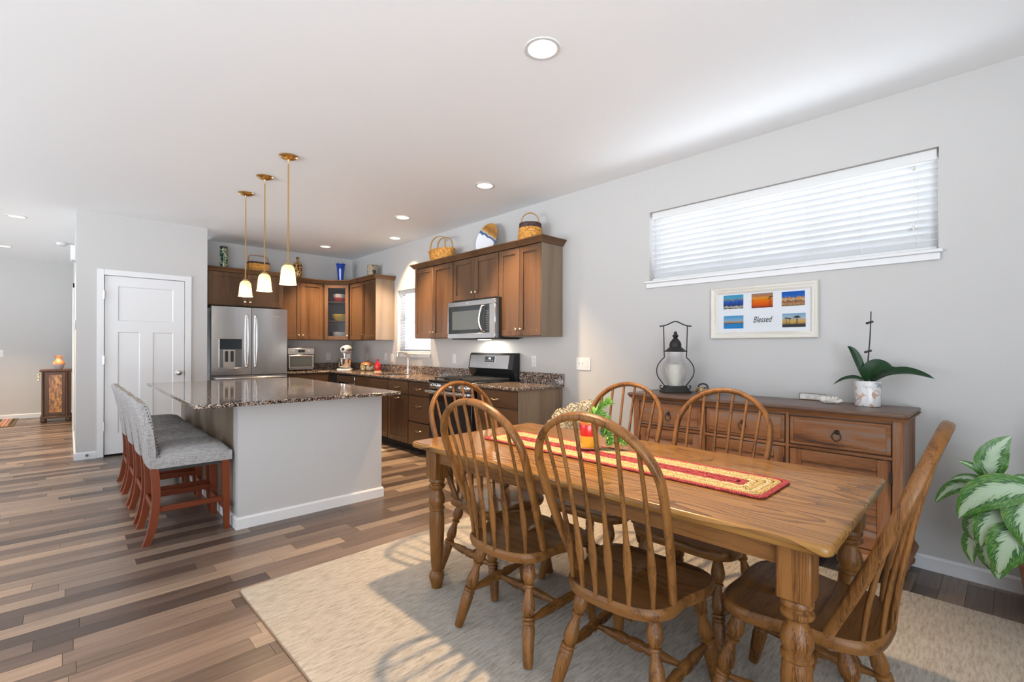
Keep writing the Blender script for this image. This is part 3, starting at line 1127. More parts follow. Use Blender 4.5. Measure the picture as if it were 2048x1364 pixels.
RW = -pi / 2            # cabinets on the right wall face -X
UZ, UH = 1.354, 0.886   # upper cabinets
XU = 3.239
cabinet('wall_cabinet', 'brown two-door cabinet above the refrigerator', 'cabinet', (1.312, 7.167, 1.795), 0, 0.93, 0.445, YB - 7.167 - 0.002, two_doors(0.93, 0.445, kz=0.06), group='upper kitchen cabinets')
cabinet('wall_cabinet', 'brown two-door wall cabinet between refrigerator and glass-door corner cabinet', 'cabinet', (2.246, 7.457, UZ), 0, 0.676, UH, YB - 7.457 - 0.002, two_doors(0.676, UH), group='upper kitchen cabinets')
cabinet('wall_cabinet', 'brown two-door wall cabinet on the right wall, left of the sink window', 'cabinet', (XU, 7.202, UZ), RW, 7.202 - 6.337, UH, XW - XU - 0.002, two_doors(7.202 - 6.337, UH), group='upper kitchen cabinets', end='R')
cabinet('wall_cabinet', 'brown two-door wall cabinet between the sink window and the microwave', 'cabinet', (XU, 5.280, UZ), RW, 5.280 - 4.452, UH, XW - XU - 0.002, two_doors(0.828, UH), group='upper kitchen cabinets')
cabinet('wall_cabinet', 'short brown two-door cabinet above the microwave', 'cabinet', (XU, 4.451, 1.768), RW, 4.451 - 3.660, 0.472, XW - XU - 0.002, two_doors(0.791, 0.472, kz=0.085), group='upper kitchen cabinets')
cabinet('wall_cabinet', 'tall brown two-door wall cabinet right of the microwave, at the end of the row', 'cabinet', (XU, 3.659, UZ), RW, 3.659 - 3.050, UH, XW - XU - 0.002, two_doors(0.609, UH), group='upper kitchen cabinets', end='R')

# corner cabinet with a glass door
ca, cb = Vector((2.926, 7.457)), Vector((3.239, 7.205))
cw = (cb - ca).length
cr = atan2(cb.y - ca.y, cb.x - ca.x)
cc = thing('corner_cabinet', 'brown diagonal corner wall cabinet with ribbed glass door', 'cabinet', (ca.x, ca.y, UZ), cr)
inv = Matrix.Rotation(-cr, 4, 'Z') @ Matrix.Translation((-ca.x, -ca.y, -UZ))
mb = MB()
outl = [(2.926, 7.475), (3.226, 7.233), (3.226, 7.205), (XW - .002, 7.205), (XW - .002, YB - .002), (2.926, YB - .002)]
for z0, z1 in ((UZ, UZ + 0.018), (UZ + UH - 0.018, UZ + UH)):
    mb.slab([(p[0], p[1]) for p in outl], z0, z1)
for i in range(1, 6):
    p, q = Vector(outl[i]), Vector(outl[(i + 1) % 6])
    dd = (q - p).normalized()
    nn = Vector((-dd.y, dd.x)) * 0.012
    mb.slab([p, q, q + nn, p + nn], UZ + 0.018, UZ + UH - 0.018)
mb.xf(inv)
obj('body', mb, 'cab', cc, smooth=0)
dr = obj('door', shaker(0.012, cw - 0.012, 0.010, UH - 0.008, panel=False), 'cab', cc)
g = MB()
nx = 26
x0, x1 = 0.064, cw - 0.064
R = []
for k in range(nx + 1):
    xx = x0 + (x1 - x0) * k / nx
    yy = 0.010 + 0.0015 * (k % 2)
    R.append([(xx, yy, 0.062), (xx, yy, UH - 0.06), (xx, 0.014, UH - 0.06), (xx, 0.014, 0.062)])
g.rings(R)
obj('glass_pane', g, 'frost', dr, smooth=0)
knob(dr, cw - 0.035, 0, 0.075)
for z in (0.30, 0.60):
    s = MB().slab([(p[0], p[1]) for p in [(2.95, 7.49), (3.232, 7.262), (XW - .03, 7.24), (XW - .03, YB - .03), (2.95, YB - .03)]], UZ + z, UZ + z + 0.012)
    s.xf(inv)
    obj('shelf', s, 'glass' if False else 'cabx', cc, smooth=0)
# bowls behind the glass
def bowl(loc, r, h, mat, label, name='bowl'):
    t = obj(name, MB().lathe([(0.001, 0), (r * 0.55, 0), (r * 0.62, 0.006), (r * 0.9, h * 0.5), (r, h), (r * 0.96, h), (r * 0.85, h * 0.5), (r * 0.5, 0.01), (0.001, 0.01)], n=28, cap=False), mat)
    t.location = loc
    return tag(t, label, 'bowl', 'bowls behind the corner cabinet glass')
M['bowlwhite'] = plain('white_china', (0.8, 0.8, 0.8), 0.2)
M['bowlyellow'] = plain('yellow_china', (0.75, 0.55, 0.01), 0.25)
M['bowlred'] = plain('red_china', (0.6, 0.05, 0.04), 0.25)
bx, by = 3.185, 7.45
bowl((bx, by, UZ + 0.0185), 0.105, 0.115, 'bowlwhite', 'white bowl on the bottom shelf behind the corner cabinet glass')
bowl((bx, by, UZ + 0.3125), 0.110, 0.105, 'bowlyellow', 'yellow bowl on the middle shelf behind the corner cabinet glass')
bowl((bx, by, UZ + 0.6125), 0.105, 0.07, 'bowlred', 'red bowl on the top shelf behind the corner cabinet glass')
bowl((bx, by, UZ + 0.6245), 0.100, 0.115, 'bowlwhite', 'white bowl nested in the red bowl on the top shelf of the corner cabinet')

CR = [(-0.02, 0.0), (0.010, 0.0), (0.013, 0.008), (0.024, 0.020), (0.040, 0.040), (0.050, 0.046), (0.050, 0.056), (-0.02, 0.056)]
UT = UZ + UH + 0.001
tr = MB().sweep([(1.300, 7.167), (2.242, 7.167), (2.242, 7.457), (2.926, 7.457), (3.239, 7.205), (3.239, 6.333), (XW - 0.001, 6.333)], CR, UT)
o = struct('trim_1', tr, 'cabx', 30, 'brown crown moulding over the cabinets above refrigerator and corner')
tr = MB().sweep([(XW - 0.001, 5.282), (3.239, 5.282), (3.239, 3.046), (XW - 0.001, 3.046)], CR, UT)
o = struct('trim_2', tr, 'cabx', 30, 'brown crown moulding over the cabinets around the microwave')
# top covers so that things stand on the cabinets
tp = MB().slab([(1.312, 7.15), (2.23, 7.15), (2.23, YB - .002), (1.312, YB - .002)], UT + 0.040, UT + 0.052)
tp.slab([(2.23, 7.44), (2.926, 7.44), (3.22, 7.2), (3.22, 6.34), (XW - .002, 6.34), (XW - .002, YB - .002), (2.23, YB - .002)], UT + 0.040, UT + 0.052)
struct('trim_3', tp, 'cabx', 0, 'brown cabinet top board by the refrigerator and corner')
struct('trim_4', MB().box(3.225, XW - .002, 3.05, 5.275, UT + 0.040, UT + 0.052), 'cabx', 0, 'brown cabinet top board above the microwave')
TOP = UT + 0.052

# base cabinets
BZ = 0.856
XB = 2.935
def base(label, y1, y0, fronts, end=None, hollow=False):
    return cabinet('base_cabinet', label, 'cabinet', (XB, y1, 0), RW, y1 - y0 - 0.002, BZ, XW - XB - 0.002, fronts, toe=0.095, group='lower kitchen cabinets', end=end, hollow=hollow)
w = 6.338 - 5.412
base('brown sink base cabinet below the small kitchen window', 6.338, 5.412, [('drawer', 0.006, w / 2 - 0.004, 0.69, 0.84), ('drawer', w / 2 + 0.004, w - 0.01, 0.69, 0.84), ('door', 0.006, w / 2 - 0.004, 0.11, 0.675, ('knob', w / 2 - 0.035, 0.62)), ('door', w / 2 + 0.004, w - 0.01, 0.11, 0.675, ('knob', w / 2 + 0.035, 0.62))], hollow=True)
w = 5.411 - 4.925
base('brown base cabinet with one drawer over one door, right of the sink base', 5.411, 4.925, [('drawer', 0.008, w - 0.010, 0.69, 0.84, ('pull', w / 2, 0.765)), ('door', 0.008, w - 0.010, 0.11, 0.675, ('pull', w / 2, 0.635))])
w = 4.924 - 4.420
base('brown three-drawer base cabinet left of the range', 4.924, 4.420, [('drawer', 0.008, w - 0.010, 0.69, 0.84, ('pull', w / 2, 0.768)), ('drawer', 0.008, w - 0.010, 0.385, 0.675, ('pull', w / 2, 0.57)), ('drawer', 0.008, w - 0.010, 0.11, 0.37, ('pull', w / 2, 0.285))])
w = 3.636 - 3.046
base('brown three-drawer base cabinet right of the range with a pale end panel', 3.636, 3.046, [('drawer', 0.008, w - 0.012, 0.69, 0.84, ('pull', w / 2, 0.765)), ('drawer', 0.008, w - 0.012, 0.385, 0.675, ('pull', w / 2, 0.585)), ('drawer', 0.008, w - 0.012, 0.11, 0.37, ('pull', w / 2, 0.285))], end='R')
w = 2.93 - 2.262
cabinet('base_cabinet', 'brown base cabinet under the toaster oven beside the refrigerator', 'cabinet', (2.262, 7.172, 0), 0, w, BZ, YB - 7.172 - 0.002, [('drawer', 0.006, w / 2 - 0.003, 0.69, 0.84, ('pull', w / 4, 0.765)), ('drawer', w / 2 + 0.003, w - 0.03, 0.69, 0.84), ('door', 0.006, w / 2 - 0.003, 0.11, 0.675, ('knob', w / 2 - 0.035, 0.62)), ('door', w / 2 + 0.003, w - 0.03, 0.11, 0.675, ('knob', w / 2 + 0.035, 0.62))], toe=0.095, group='lower kitchen cabinets')
# dishwasher
dw = thing('dishwasher', 'stainless dishwasher built in left of the sink base', 'dishwasher', (XB, 6.965, 0), RW)
obj('body', MB().box(0, 0.62, 0.03, 0.6, 0.1, BZ - 0.002), 'blackmat', dw, smooth=0)
obj('door_panel', MB().box(0.008, 0.612, -0.004, 0.03, 0.12, 0.72, 0.006), 'steel', dw)
obj('control_strip', MB().box(0.008, 0.612, -0.004, 0.03, 0.73, 0.835, 0.006), 'steel', dw)
mb = MB().box(0.06, 0.075, -0.05, 0, 0.70, 0.715)
mb.box(0.545, 0.56, -0.05, 0, 0.70, 0.715)
mb.turn((0.04, -0.052, 0.7075), (0.58, -0.052, 0.7075), [(0, 0.010), (1, 0.010)], 10)
obj('handle', mb, 'steel', dw)
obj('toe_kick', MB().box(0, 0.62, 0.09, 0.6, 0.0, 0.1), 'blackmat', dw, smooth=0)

# countertops
CZ0, CZ1 = 0.8575, 0.884
SK = (2.990, 3.355, 5.445, 6.06)        # sink cut-out
ct = thing('countertop', 'brown speckled granite countertop along the corner with the sink', 'countertop', (3.2, 6.0, CZ0))
mb = MB()
fx = 2.905
bb = 0.004
mb.box(fx, SK[0], 4.405, 7.140, CZ0, CZ1, bb)
mb.box(SK[0], SK[1], 4.405, SK[2], CZ0, CZ1)
mb.box(SK[0], SK[1], SK[3], 7.140, CZ0, CZ1)
mb.box(SK[1], XW - .001, 4.405, 7.140, CZ0, CZ1)
mb.box(2.250, XW - .001, 7.140, YB - .001, CZ0, CZ1, bb)
obj('slab', mb, 'granite', ct, True, smooth=0)
mb = MB().box(XW - 0.021, XW - .001, 4.405, YB - 0.022, CZ1, 0.990, 0.002)
obj('backsplash', mb, 'granite', ct, True, smooth=0)
obj('backsplash', MB().box(2.250, XW - .001, YB - 0.021, YB - .001, CZ1, 0.990, 0.002), 'granite', ct, True, smooth=0)
c2 = thing('countertop', 'short granite countertop right of the range', 'countertop', (3.2, 3.3, CZ0))
obj('slab', MB().box(fx, XW - .001, 3.022, 3.637, CZ0, CZ1, bb), 'granite', c2, True, smooth=0)
obj('backsplash', MB().box(XW - 0.021, XW - .001, 3.022, 3.637, CZ1, 0.990, 0.002), 'granite', c2, True, smooth=0)
sk = thing('sink', 'stainless undermount sink below the faucet', 'sink', (3.17, 5.75, 0.66))
mb = MB()
x0, x1, y0, y1 = SK[0] - .008, SK[1] + .008, SK[2] - .008, SK[3] + .008
R = []
for (i, z) in ((0.0, CZ0 - 0.001), (0.008, CZ0 - 0.002), (0.012, 0.70), (0.04, 0.665)):
    R.append([(x0 + i, y0 + i, z), (x1 - i, y0 + i, z), (x1 - i, y1 - i, z), (x0 + i, y1 - i, z)])
mb.rings(R)
mb.f = [f for f in mb.f if not (len(f) == 4 and all(abs(mb.v[i][2] - (CZ0 - 0.001)) < 1e-6 for i in f))]
obj('bowl', mb, 'steel', sk, True, smooth=0)
obj('drain', MB().lathe([(0.04, 0.0), (0.045, 0.004), (0.03, 0.005), (0.001, 0.002)], (3.17, 5.725, 0.666), 20), 'chrome', sk, True)
fa = thing('faucet', 'brushed nickel gooseneck faucet at the sink', 'faucet', (3.424, 5.744, CZ1))
obj('base', MB().lathe([(0.030, 0), (0.030, 0.006), (0.020, 0.012), (0.018, 0.075), (0.001, 0.076)], n=20), 'nickel', fa)
P = [(0, 0, 0.07), (0, 0, 0.20), (-0.012, -0.004, 0.255), (-0.06, -0.018, 0.287), (-0.12, -0.034, 0.295), (-0.19, -0.053, 0.297)]
obj('spout', MB().tube(catmull(P, 5), 0.0145, 12, ref=(0, 1, 0)), 'nickel', fa)
obj('spray_head', MB().turn((-0.185, -0.052, 0.305), (-0.198, -0.056, 0.235), [(0, 0.010), (0.1, 0.018), (0.5, 0.020), (1, 0.016)], 14), 'nickel', fa)
obj('handle', MB().tube([(0.01, -0.015, 0.055), (0.02, -0.045, 0.065), (0.022, -0.055, 0.16)], 0.007, 8, ref=(1, 0, 0)), 'nickel', fa)

# ------------------------------------------------------------------ range
rg = thing('range', 'black and stainless gas range between the base cabinets', 'range', (2.88, 4.400, 0), RW)
RWD = 0.760
obj('body', MB().box(0.002, RWD - 0.002, 0.03, 0.655, 0.07, 0.872), 'black', rg, smooth=0)
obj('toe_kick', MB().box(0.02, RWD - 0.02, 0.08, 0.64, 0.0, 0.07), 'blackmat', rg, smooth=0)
obj('cooktop', MB().box(0.0, RWD, -0.004, 0.60, 0.872, 0.895, 0.006), 'black', rg)
for gx in (0.03, 0.275, 0.52):
    g = MB()
    for yy in (0.06, 0.29, 0.52): g.box(gx, gx + 0.215, yy, yy + 0.012, 0.908, 0.920)
    for xx in (gx, gx + 0.10, gx + 0.203): g.box(xx, xx + 0.012, 0.06, 0.532, 0.908, 0.920)
    for xx in (gx, gx + 0.203):
        for yy in (0.06, 0.52): g.box(xx, xx + 0.012, yy, yy + 0.012, 0.895, 0.908)
    obj('grate', g, 'blackmat', rg, smooth=0)
for (ux, uy) in ((0.14, 0.16), (0.14, 0.42), (0.38, 0.29), (0.62, 0.16), (0.62, 0.42)):
    obj('burner', MB().lathe([(0.045, 0.895), (0.045, 0.902), (0.030, 0.907), (0.001, 0.907)], (ux, uy, 0), 18), 'blackmat', rg)
obj('control_panel', MB().box(0.004, RWD - 0.004, 0.0, 0.03, 0.795, 0.870, 0.004), 'steel', rg)
for kx in (0.085, 0.17, 0.38, 0.59, 0.675):
    obj('control_knob', MB().turn((kx, 0.0, 0.833), (kx, -0.032, 0.833), [(0, 0.026), (0.25, 0.026), (0.3, 0.021), (0.9, 0.019), (1, 0.015)], 18), 'chrome', rg)
od = obj('oven_door', MB().box(0.006, RWD - 0.006, 0.0, 0.03, 0.26, 0.785, 0.006), 'black', rg)
obj('door_glass', MB().box(0.09, RWD - 0.09, -0.002, 0.001, 0.34, 0.66, 0.001), 'glassblack', od, smooth=0)
mb = MB().box(0.006, RWD - 0.006, -0.003, 0.0005, 0.735, 0.785, 0.002)
obj('door_rail', mb, 'steel', od)
mb = MB().turn((0.02, -0.055, 0.772), (RWD - 0.02, -0.055, 0.772), [(0, 0.010), (0.005, 0.014), (0.995, 0.014), (1, 0.010)], 12)
for xx in (0.05, RWD - 0.07): mb.box(xx, xx + 0.02, -0.05, 0.0, 0.762, 0.782)
obj('door_handle', mb, 'steel', od)
obj('storage_drawer', MB().box(0.006, RWD - 0.006, 0.0, 0.03, 0.075, 0.25, 0.006), 'steel', rg)
# backguard with a leaning stainless face
bgp = MB()
R = []
for xx in (0.004, RWD - 0.004):
    R.append([(xx, 0.600, 0.895), (xx, 0.560, 0.990), (xx, 0.545, 1.010), (xx, 0.575, 1.172), (xx, 0.590, 1.186), (xx, 0.655, 1.186), (xx, 0.655, 0.885), (xx, 0.600, 0.885)])
bgp.rings(R)
bg_ = obj('backguard', bgp, 'black', rg, smooth=0)
def leaning(x0, x1, t0, t1, off=0.0015):
    # a plate on the leaning face: t along its height
    def P(t): return (0.545 + 0.030 * t, 1.010 + 0.162 * t)
    m_ = MB()
    (ya_, za_), (yb_, zb_) = P(t0), P(t1)
    m_.rings([[(xx, ya_ - off, za_), (xx, yb_ - off, zb_), (xx, yb_ + 0.001, zb_), (xx, ya_ + 0.001, za_)] for xx in (x0, x1)])
    return m_
obj('face_plate', leaning(0.022, RWD - 0.075, 0.04, 0.93), 'steel', bg_, smooth=0)
obj('display_bezel', leaning(0.275, 0.460, 0.42, 0.88, 0.003), 'chrome', bg_, smooth=0)
obj('display', leaning(0.283, 0.452, 0.45, 0.85, 0.004), 'display', bg_, smooth=0)
obj('display_digits', leaning(0.355, 0.385, 0.66, 0.75, 0.0048), emis('clock_digits', (0.75, 0.9, 1.0), 1.5), bg_, smooth=0)
m_ = MB()
for bi in range(4):
    for bj in range(2):
        q = leaning(0.30 + bi * 0.037, 0.318 + bi * 0.037, 0.50 + bj * 0.07, 0.535 + bj * 0.07, 0.0046)
        m_.add(q.v, q.f)
obj('buttons', m_, 'nickel', bg_, smooth=0)
obj('emblem', leaning(0.355, 0.390, 0.20, 0.235, 0.0025), 'chrome', bg_, smooth=0)

# ------------------------------------------------------------------ microwave
mw = thing('microwave', 'stainless over-the-range microwave with dark glass door', 'microwave', (3.159, 4.440, 1.345), RW)
mwW, mwH = 0.835, 0.405
obj('body', MB().box(0.004, mwW - 0.0, 0.035, XW - 3.159 - 0.004, 0.0, mwH + 0.014), 'black', mw, smooth=0)
mb = MB()
mb.box(0, mwW - 0.015, 0, 0.036, mwH - 0.053, mwH, 0.003)
mb.box(0, mwW - 0.015, 0, 0.036, 0, 0.055, 0.003)
mb.box(0, 0.012, 0, 0.036, 0.055, mwH - 0.053)
mb.box(mwW - 0.105, mwW - 0.015, 0, 0.036, 0.055, mwH - 0.053, 0.003)
obj('front_frame', mb, 'steel', mw)
obj('door_glass', MB().box(0.012, 0.642, 0.003, 0.036, 0.055, mwH - 0.053), 'glassblack', mw, smooth=0)
M['mwwindow'] = plain('microwave_window', (0.10, 0.115, 0.12), 0.08, spec=0.6)
obj('door_window', MB().box(0.085, 0.56, 0.002, 0.0035, 0.095, mwH - 0.105), 'mwwindow', mw, smooth=0)
cp = obj('control_panel', MB().box(0.642, mwW - 0.105, 0.003, 0.036, 0.055, mwH - 0.053), 'glassblack', mw, smooth=0)
m_ = MB()
for i in range(9):
    for j in range(3):
        m_.box(0.670 + j * 0.018, 0.682 + j * 0.018, 0.002, 0.0032, 0.085 + i * 0.024, 0.094 + i * 0.024)
obj('keypad', m_, 'rubber', cp, smooth=0)
P = [(0.642, 0.0, 0.07), (0.637, -0.030, 0.085), (0.618, -0.040, 0.15), (0.612, -0.042, 0.20), (0.618, -0.040, 0.25), (0.637, -0.030, 0.325), (0.642, 0.0, 0.34)]
obj('handle', MB().tube(catmull(P, 4), (0.012, 0.009), 10, ref=(0, 1, 0)), 'chrome', mw)
obj('emblem', MB().turn((0.36, 0.0005, 0.378), (0.36, -0.002, 0.378), [(0, 0.013), (1, 0.012)], 20), 'chrome', mw)
obj('vent_plate', MB().box(0.03, mwW - 0.03, 0.04, XW - 3.159 - 0.02, -0.010, 0.0), 'blackmat', mw, smooth=0)

# its cooktop lamp is on
obj('lamp_lens', MB().box(0.30, 0.46, 0.20, 0.26, -0.014, -0.0102), 'lens', mw, smooth=0)
lm = lightpt('lamp', 'AREA', (0.38, 0.23, -0.016), 5.0, (1.0, 0.9, 0.75), mw, shape='RECTANGLE', size=0.16, size_y=0.06)

# ------------------------------------------------------------------ refrigerator
fr = thing('refrigerator', 'stainless french-door refrigerator with ice dispenser', 'refrigerator', (1.327, YD, 0))
FW = 0.915
obj('body', MB().box(0.006, FW - 0.006, 0.072, 0.74, 0.02, 1.745), 'dispenser', fr, smooth=0)
def fdoor(x0, x1, z0, z1):
    m_ = MB()
    n_ = 8
    R = []
    for k in range(n_ + 1):
        u = k / n_
        xx = x0 + (x1 - x0) * u
        R.append((xx, -0.012 * (1 - (2 * u - 1) ** 2) if False else -0.006 * sin(pi * u)))
    rr = [[(xx, yy, z) for xx, yy in R] + [(x1, 0.068, z), (x0, 0.068, z)] for z in (z0, z1)]
    return m_.rings(rr)
dz0, dz1 = 0.878, 1.768
ld = obj('door', fdoor(0.0, 0.4605, dz0, dz1), 'steel', fr, smooth=50)
rd = obj('door', fdoor(0.4665, FW, dz0, dz1), 'steel', fr, smooth=50)
fz = obj('freezer_drawer', fdoor(0.0, FW, 0.09, 0.862), 'steel', fr, smooth=50)
obj('base_grille', MB().box(0.02, FW - 0.02, 0.03, 0.5, 0.0, 0.08), 'blackmat', fr, smooth=0)
for dd, hx in ((ld, 0.408), (rd, 0.512)):
    P = [(hx, -0.004, 0.985), (hx, -0.040, 1.0), (hx, -0.058, 1.15), (hx, -0.062, 1.32), (hx, -0.058, 1.50), (hx, -0.040, 1.645), (hx, -0.004, 1.66)]
    obj('handle', MB().tube(catmull(P, 4), (0.015, 0.010), 10, ref=(1, 0, 0)), 'steel', dd)
mb = MB().turn((0.035, -0.055, 0.832), (FW - 0.035, -0.055, 0.832), [(0, 0.009), (0.01, 0.015), (0.99, 0.015), (1, 0.009)], 12)
for xx in (0.05, FW - 0.07): mb.box(xx, xx + 0.02, -0.05, 0.0, 0.822, 0.842)
obj('handle', mb, 'steel', fz)
# dispenser: upper control glass, dark cavity frame, paddles, tray
dx0, dx1, dza, dzb = 0.084, 0.352, 0.957, 1.353
mb = MB().box(dx0, dx1, -0.009, 0.0, dza, dza + 0.022)
mb.box(dx0, dx0 + 0.006, -0.009, 0.0, dza, dzb)
mb.box(dx1 - 0.006, dx1, -0.009, 0.0, dza, dzb)
mb.box(dx0, dx1, -0.009, 0.0, dzb - 0.006, dzb)
ds = obj('dispenser_frame', mb, 'steel', ld, smooth=0)
obj('dispenser_glass', MB().box(dx0 + 0.006, dx1 - 0.006, -0.008, -0.003, 1.215, dzb - 0.006), 'glassblack', ds, smooth=0)
obj('dispenser_well', MB().box(dx0 + 0.006, dx1 - 0.006, -0.0065, -0.003, dza + 0.022, 1.215), 'dispenser', ds, smooth=0)
obj('dispenser_insert', MB().box(dx0 + 0.05, dx1 - 0.085, -0.012, -0.006, dza + 0.022, 1.205), 'nickel', ds, smooth=0)
for xx in (dx0 + 0.065, dx0 + 0.128):
    obj('paddle', MB().box(xx, xx + 0.036, -0.020, -0.011, 1.05, 1.19, 0.003), 'blackmat', ds)
obj('drip_tray', MB().box(dx0 + 0.003, dx1 - 0.003, -0.020, -0.006, dza, dza + 0.014, 0.003), 'steel', ds)


def text_mesh(name, body, size, mat, parent, matrix, shear=0.0, ext=0.0004, sx=1.0, offset=0.0):
    cu = bpy.data.curves.new(name, 'FONT')
    cu.body = body
    cu.size = size
    cu.shear = shear
    cu.extrude = ext
    cu.align_x = 'CENTER'
    cu.align_y = 'CENTER'
    cu.resolution_u = 3
    cu.offset = offset
    tmp = bpy.data.objects.new('tmp_text', cu)
    COL.objects.link(tmp)
    dg = bpy.context.evaluated_depsgraph_get()
    me = bpy.data.meshes.new_from_object(tmp.evaluated_get(dg))
    bpy.data.objects.remove(tmp)
    bpy.data.curves.remove(cu)
    me.name = name
    me.materials.clear()
    me.materials.append(M[mat])
    me.transform(matrix @ Matrix.Diagonal((sx, 1, 1, 1)))
    o = bpy.data.objects.new(name, me)
    COL.objects.link(o)
    o.parent = parent
    return o


text_mesh('wordmark', 'Whirlpool', 0.021, 'chrome', rd, Matrix.Translation((0.765, -0.008, 1.668)) @ Matrix.Rotation(pi / 2, 4, 'X'), 0.15)
obj('side_filler', MB().box(1.283, 1.3115, 7.172, YB - .002, 0.0, 1.795), 'cab', None, smooth=0)
tag(bpy.data.objects['side_filler'], 'narrow brown filler panel between pantry wall and refrigerator', 'panel')

# ------------------------------------------------------------------ island
isl = thing('kitchen_island', 'kitchen island with grey painted end wall and brown stool side', 'island', (1.375, 4.73, 0))
IX0, IX1, IY0, IY1 = 0.842, 1.908, 3.619, 5.845
IZ = 0.8555
obj('end_wall', MB().box(IX0, IX1, IY0, IY0 + 0.12, 0, IZ), 'wall', isl, True, smooth=0)
obj('cabinet_body', MB().box(IX0 + 0.012, IX1 - 0.02, IY0 + 0.12, IY1, 0.0, IZ), 'cab', isl, True, smooth=0)
obj('back_panel', MB().box(IX0, IX0 + 0.012, IY0 + 0.12, IY1, 0.0, IZ), 'cabend', isl, True, smooth=0)
mb = MB().sweep([(IX0, IY1), (IX0, IY0), (IX1, IY0), (IX1, IY0 + 0.12)], [(0, 0), (0.014, 0), (0.014, 0.068), (0.007, 0.080), (0, 0.080)])
obj('baseboard', mb, 'trim', isl, True, smooth=0)
for k in range(4):
    yy = IY0 + 0.13 + k * (IY1 - IY0 - 0.14) / 4
    m_ = shaker(0, (IY1 - IY0 - 0.14) / 4 - 0.006, 0.11, IZ - 0.01)
    m_.xf(Matrix.Translation((IX1, yy, 0)) @ Matrix.Rotation(pi / 2, 4, 'Z'))
    obj('door', m_, 'cab', isl, True)
it = MB().box(0.565, 1.984, 3.436, 5.885, 0.8560, 0.8825, 0.005)
o = obj('island_countertop', it, 'granite', smooth=0)
tag(o, 'large polished brown granite slab on the kitchen island', 'countertop')

# ------------------------------------------------------------------ counter stools (local: x to the island, y sideways)
def make_stool():
    t = thing('counter_stool', '', 'stool')
    hw = 0.192
    # seat cushion
    n_ = 11
    def sheet(zf, inset):
        G = []
        for i in range(n_):
            u = i / (n_ - 1)
            row = []
            for j in range(n_):
                v = j / (n_ - 1)
                xx = 0.035 + inset + (0.455 - 0.035 - 2 * inset) * u
                yy = (-0.215 + inset + 2 * (0.215 - inset) * v)
                row.append((xx, yy, zf(u, v)))
            G.append(row)
        return G
    def dome(u, v):
        e = (1 - abs(2 * v - 1) ** 4) * (1 - abs(2 * u - 1) ** 4)
        return 0.535 + 0.062 * e ** 0.5
    top = sheet(dome, 0.0)
    mb = MB().grid(top)
    ring = [top[0][j] for j in range(n_)] + [top[i][-1] for i in range(1, n_)] + [top[-1][j] for j in range(n_ - 2, -1, -1)] + [top[i][0] for i in range(n_ - 2, 0, -1)]
    lo = [(x, y, 0.472) for x, y, z in ring]
    mb.rings([ring, [(x * 1.0, y * 1.012, (z + 0.472) / 2) for x, y, z in ring], lo], cap=False)
    mb.add(lo, [tuple(range(len(lo)))])
    obj('seat', mb, 'fabric', t, smooth=60)
    # padded back: side profile swept across, top corners eased
    prof = [(0.000, 0.470), (-0.012, 0.56), (-0.030, 0.68), (-0.058, 0.82), (-0.078, 0.895), (-0.066, 0.912), (-0.035, 0.908), (-0.012, 0.880), (0.010, 0.80), (0.032, 0.68), (0.046, 0.56), (0.050, 0.470)]
    R = []
    for k in range(13):
        v = -1 + 2 * k / 12
        e = 1 - 0.055 * abs(v) ** 3
        sh = 1 - 0.35 * max(0, abs(v) - 0.9) / 0.1
        cxp = sum(p[0] for p in prof) / len(prof)
        R.append([(cxp + (p[0] - cxp) * sh + 0.010 * (v * v) * 1.0, v * 0.208, 0.47 + (p[1] - 0.47) * e) for p in prof])
    bk = obj('backrest', MB().rings(R), 'fabric', t, smooth=60)
    # nail heads down both sides
    m_ = MB()
    for s in (-1, 1):
        for k in range(17):
            f = k / 16
            z = 0.545 + 0.325 * f
            xx = 0.050 - 0.075 * f ** 1.25
            m_.sphere((xx + 0.004, s * 0.2075, z), 0.0042, 6, 4, 1, 0.5, 1)
    obj('nail_heads', m_, 'iron', bk)['kind'] = 'stuff'
    obj('seat_rail', MB().box(0.04, 0.455, -0.205, 0.205, 0.452, 0.474), 'blackmat', t, smooth=0)
    for s in (-1, 1):
        # rear leg: curved out backwards
        P = [(0.028, 0.475), (0.036, 0.36), (0.036, 0.24), (0.018, 0.10), (-0.012, 0.0)]
        R = []
        for i, (xx, z) in enumerate(catmull([(p[0], p[1], 0) for p in P], 4)[k2][:2] for k2 in range(17)):
            tx = 0.021 if z > 0.1 else 0.019
            R.append([(xx - tx, s * hw - 0.020, z), (xx + tx, s * hw - 0.020, z), (xx + tx, s * hw + 0.020, z), (xx - tx, s * hw + 0.020, z)])
        obj('leg', MB().rings(R), 'cherryz', t, smooth=30)
        R = []
        for z, a, b in ((0.472, 0.395, 0.440), (0.25, 0.402, 0.442), (0.0, 0.412, 0.442)):
            R.append([(a, s * hw - 0.021, z), (b, s * hw - 0.021, z), (b, s * hw + 0.019, z), (a, s * hw + 0.019, z)])
        obj('leg', MB().rings(R), 'cherryz', t, smooth=30)
        obj('side_stretcher', MB().box(0.050, 0.405, s * hw - 0.010, s * hw + 0.010, 0.192, 0.228, 0.003), 'cherryx', t)
    obj('rear_stretcher', MB().box(0.018, 0.034, -hw + 0.02, hw - 0.02, 0.20, 0.238, 0.003), 'cherryx', t)
    obj('footrest', MB().box(0.405, 0.428, -hw + 0.018, hw - 0.018, 0.135, 0.172, 0.003), 'cherryx', t)
    return t


st = make_stool()
slab_ = ['grey linen counter stool nearest the camera, its side in full view', 'grey linen counter stool second from the camera along the island', 'grey linen counter stool third from the camera along the island', 'grey linen counter stool farthest from the camera, beside the pantry door']
for k in range(4):
    o = st if k == 0 else copy_tree(st)
    o['label'] = slab_[k]
    o['group'] = 'counter stools along the island'
    o.location = (0.368 - 0.004 * k, 3.900 + 0.522 * k, 0)

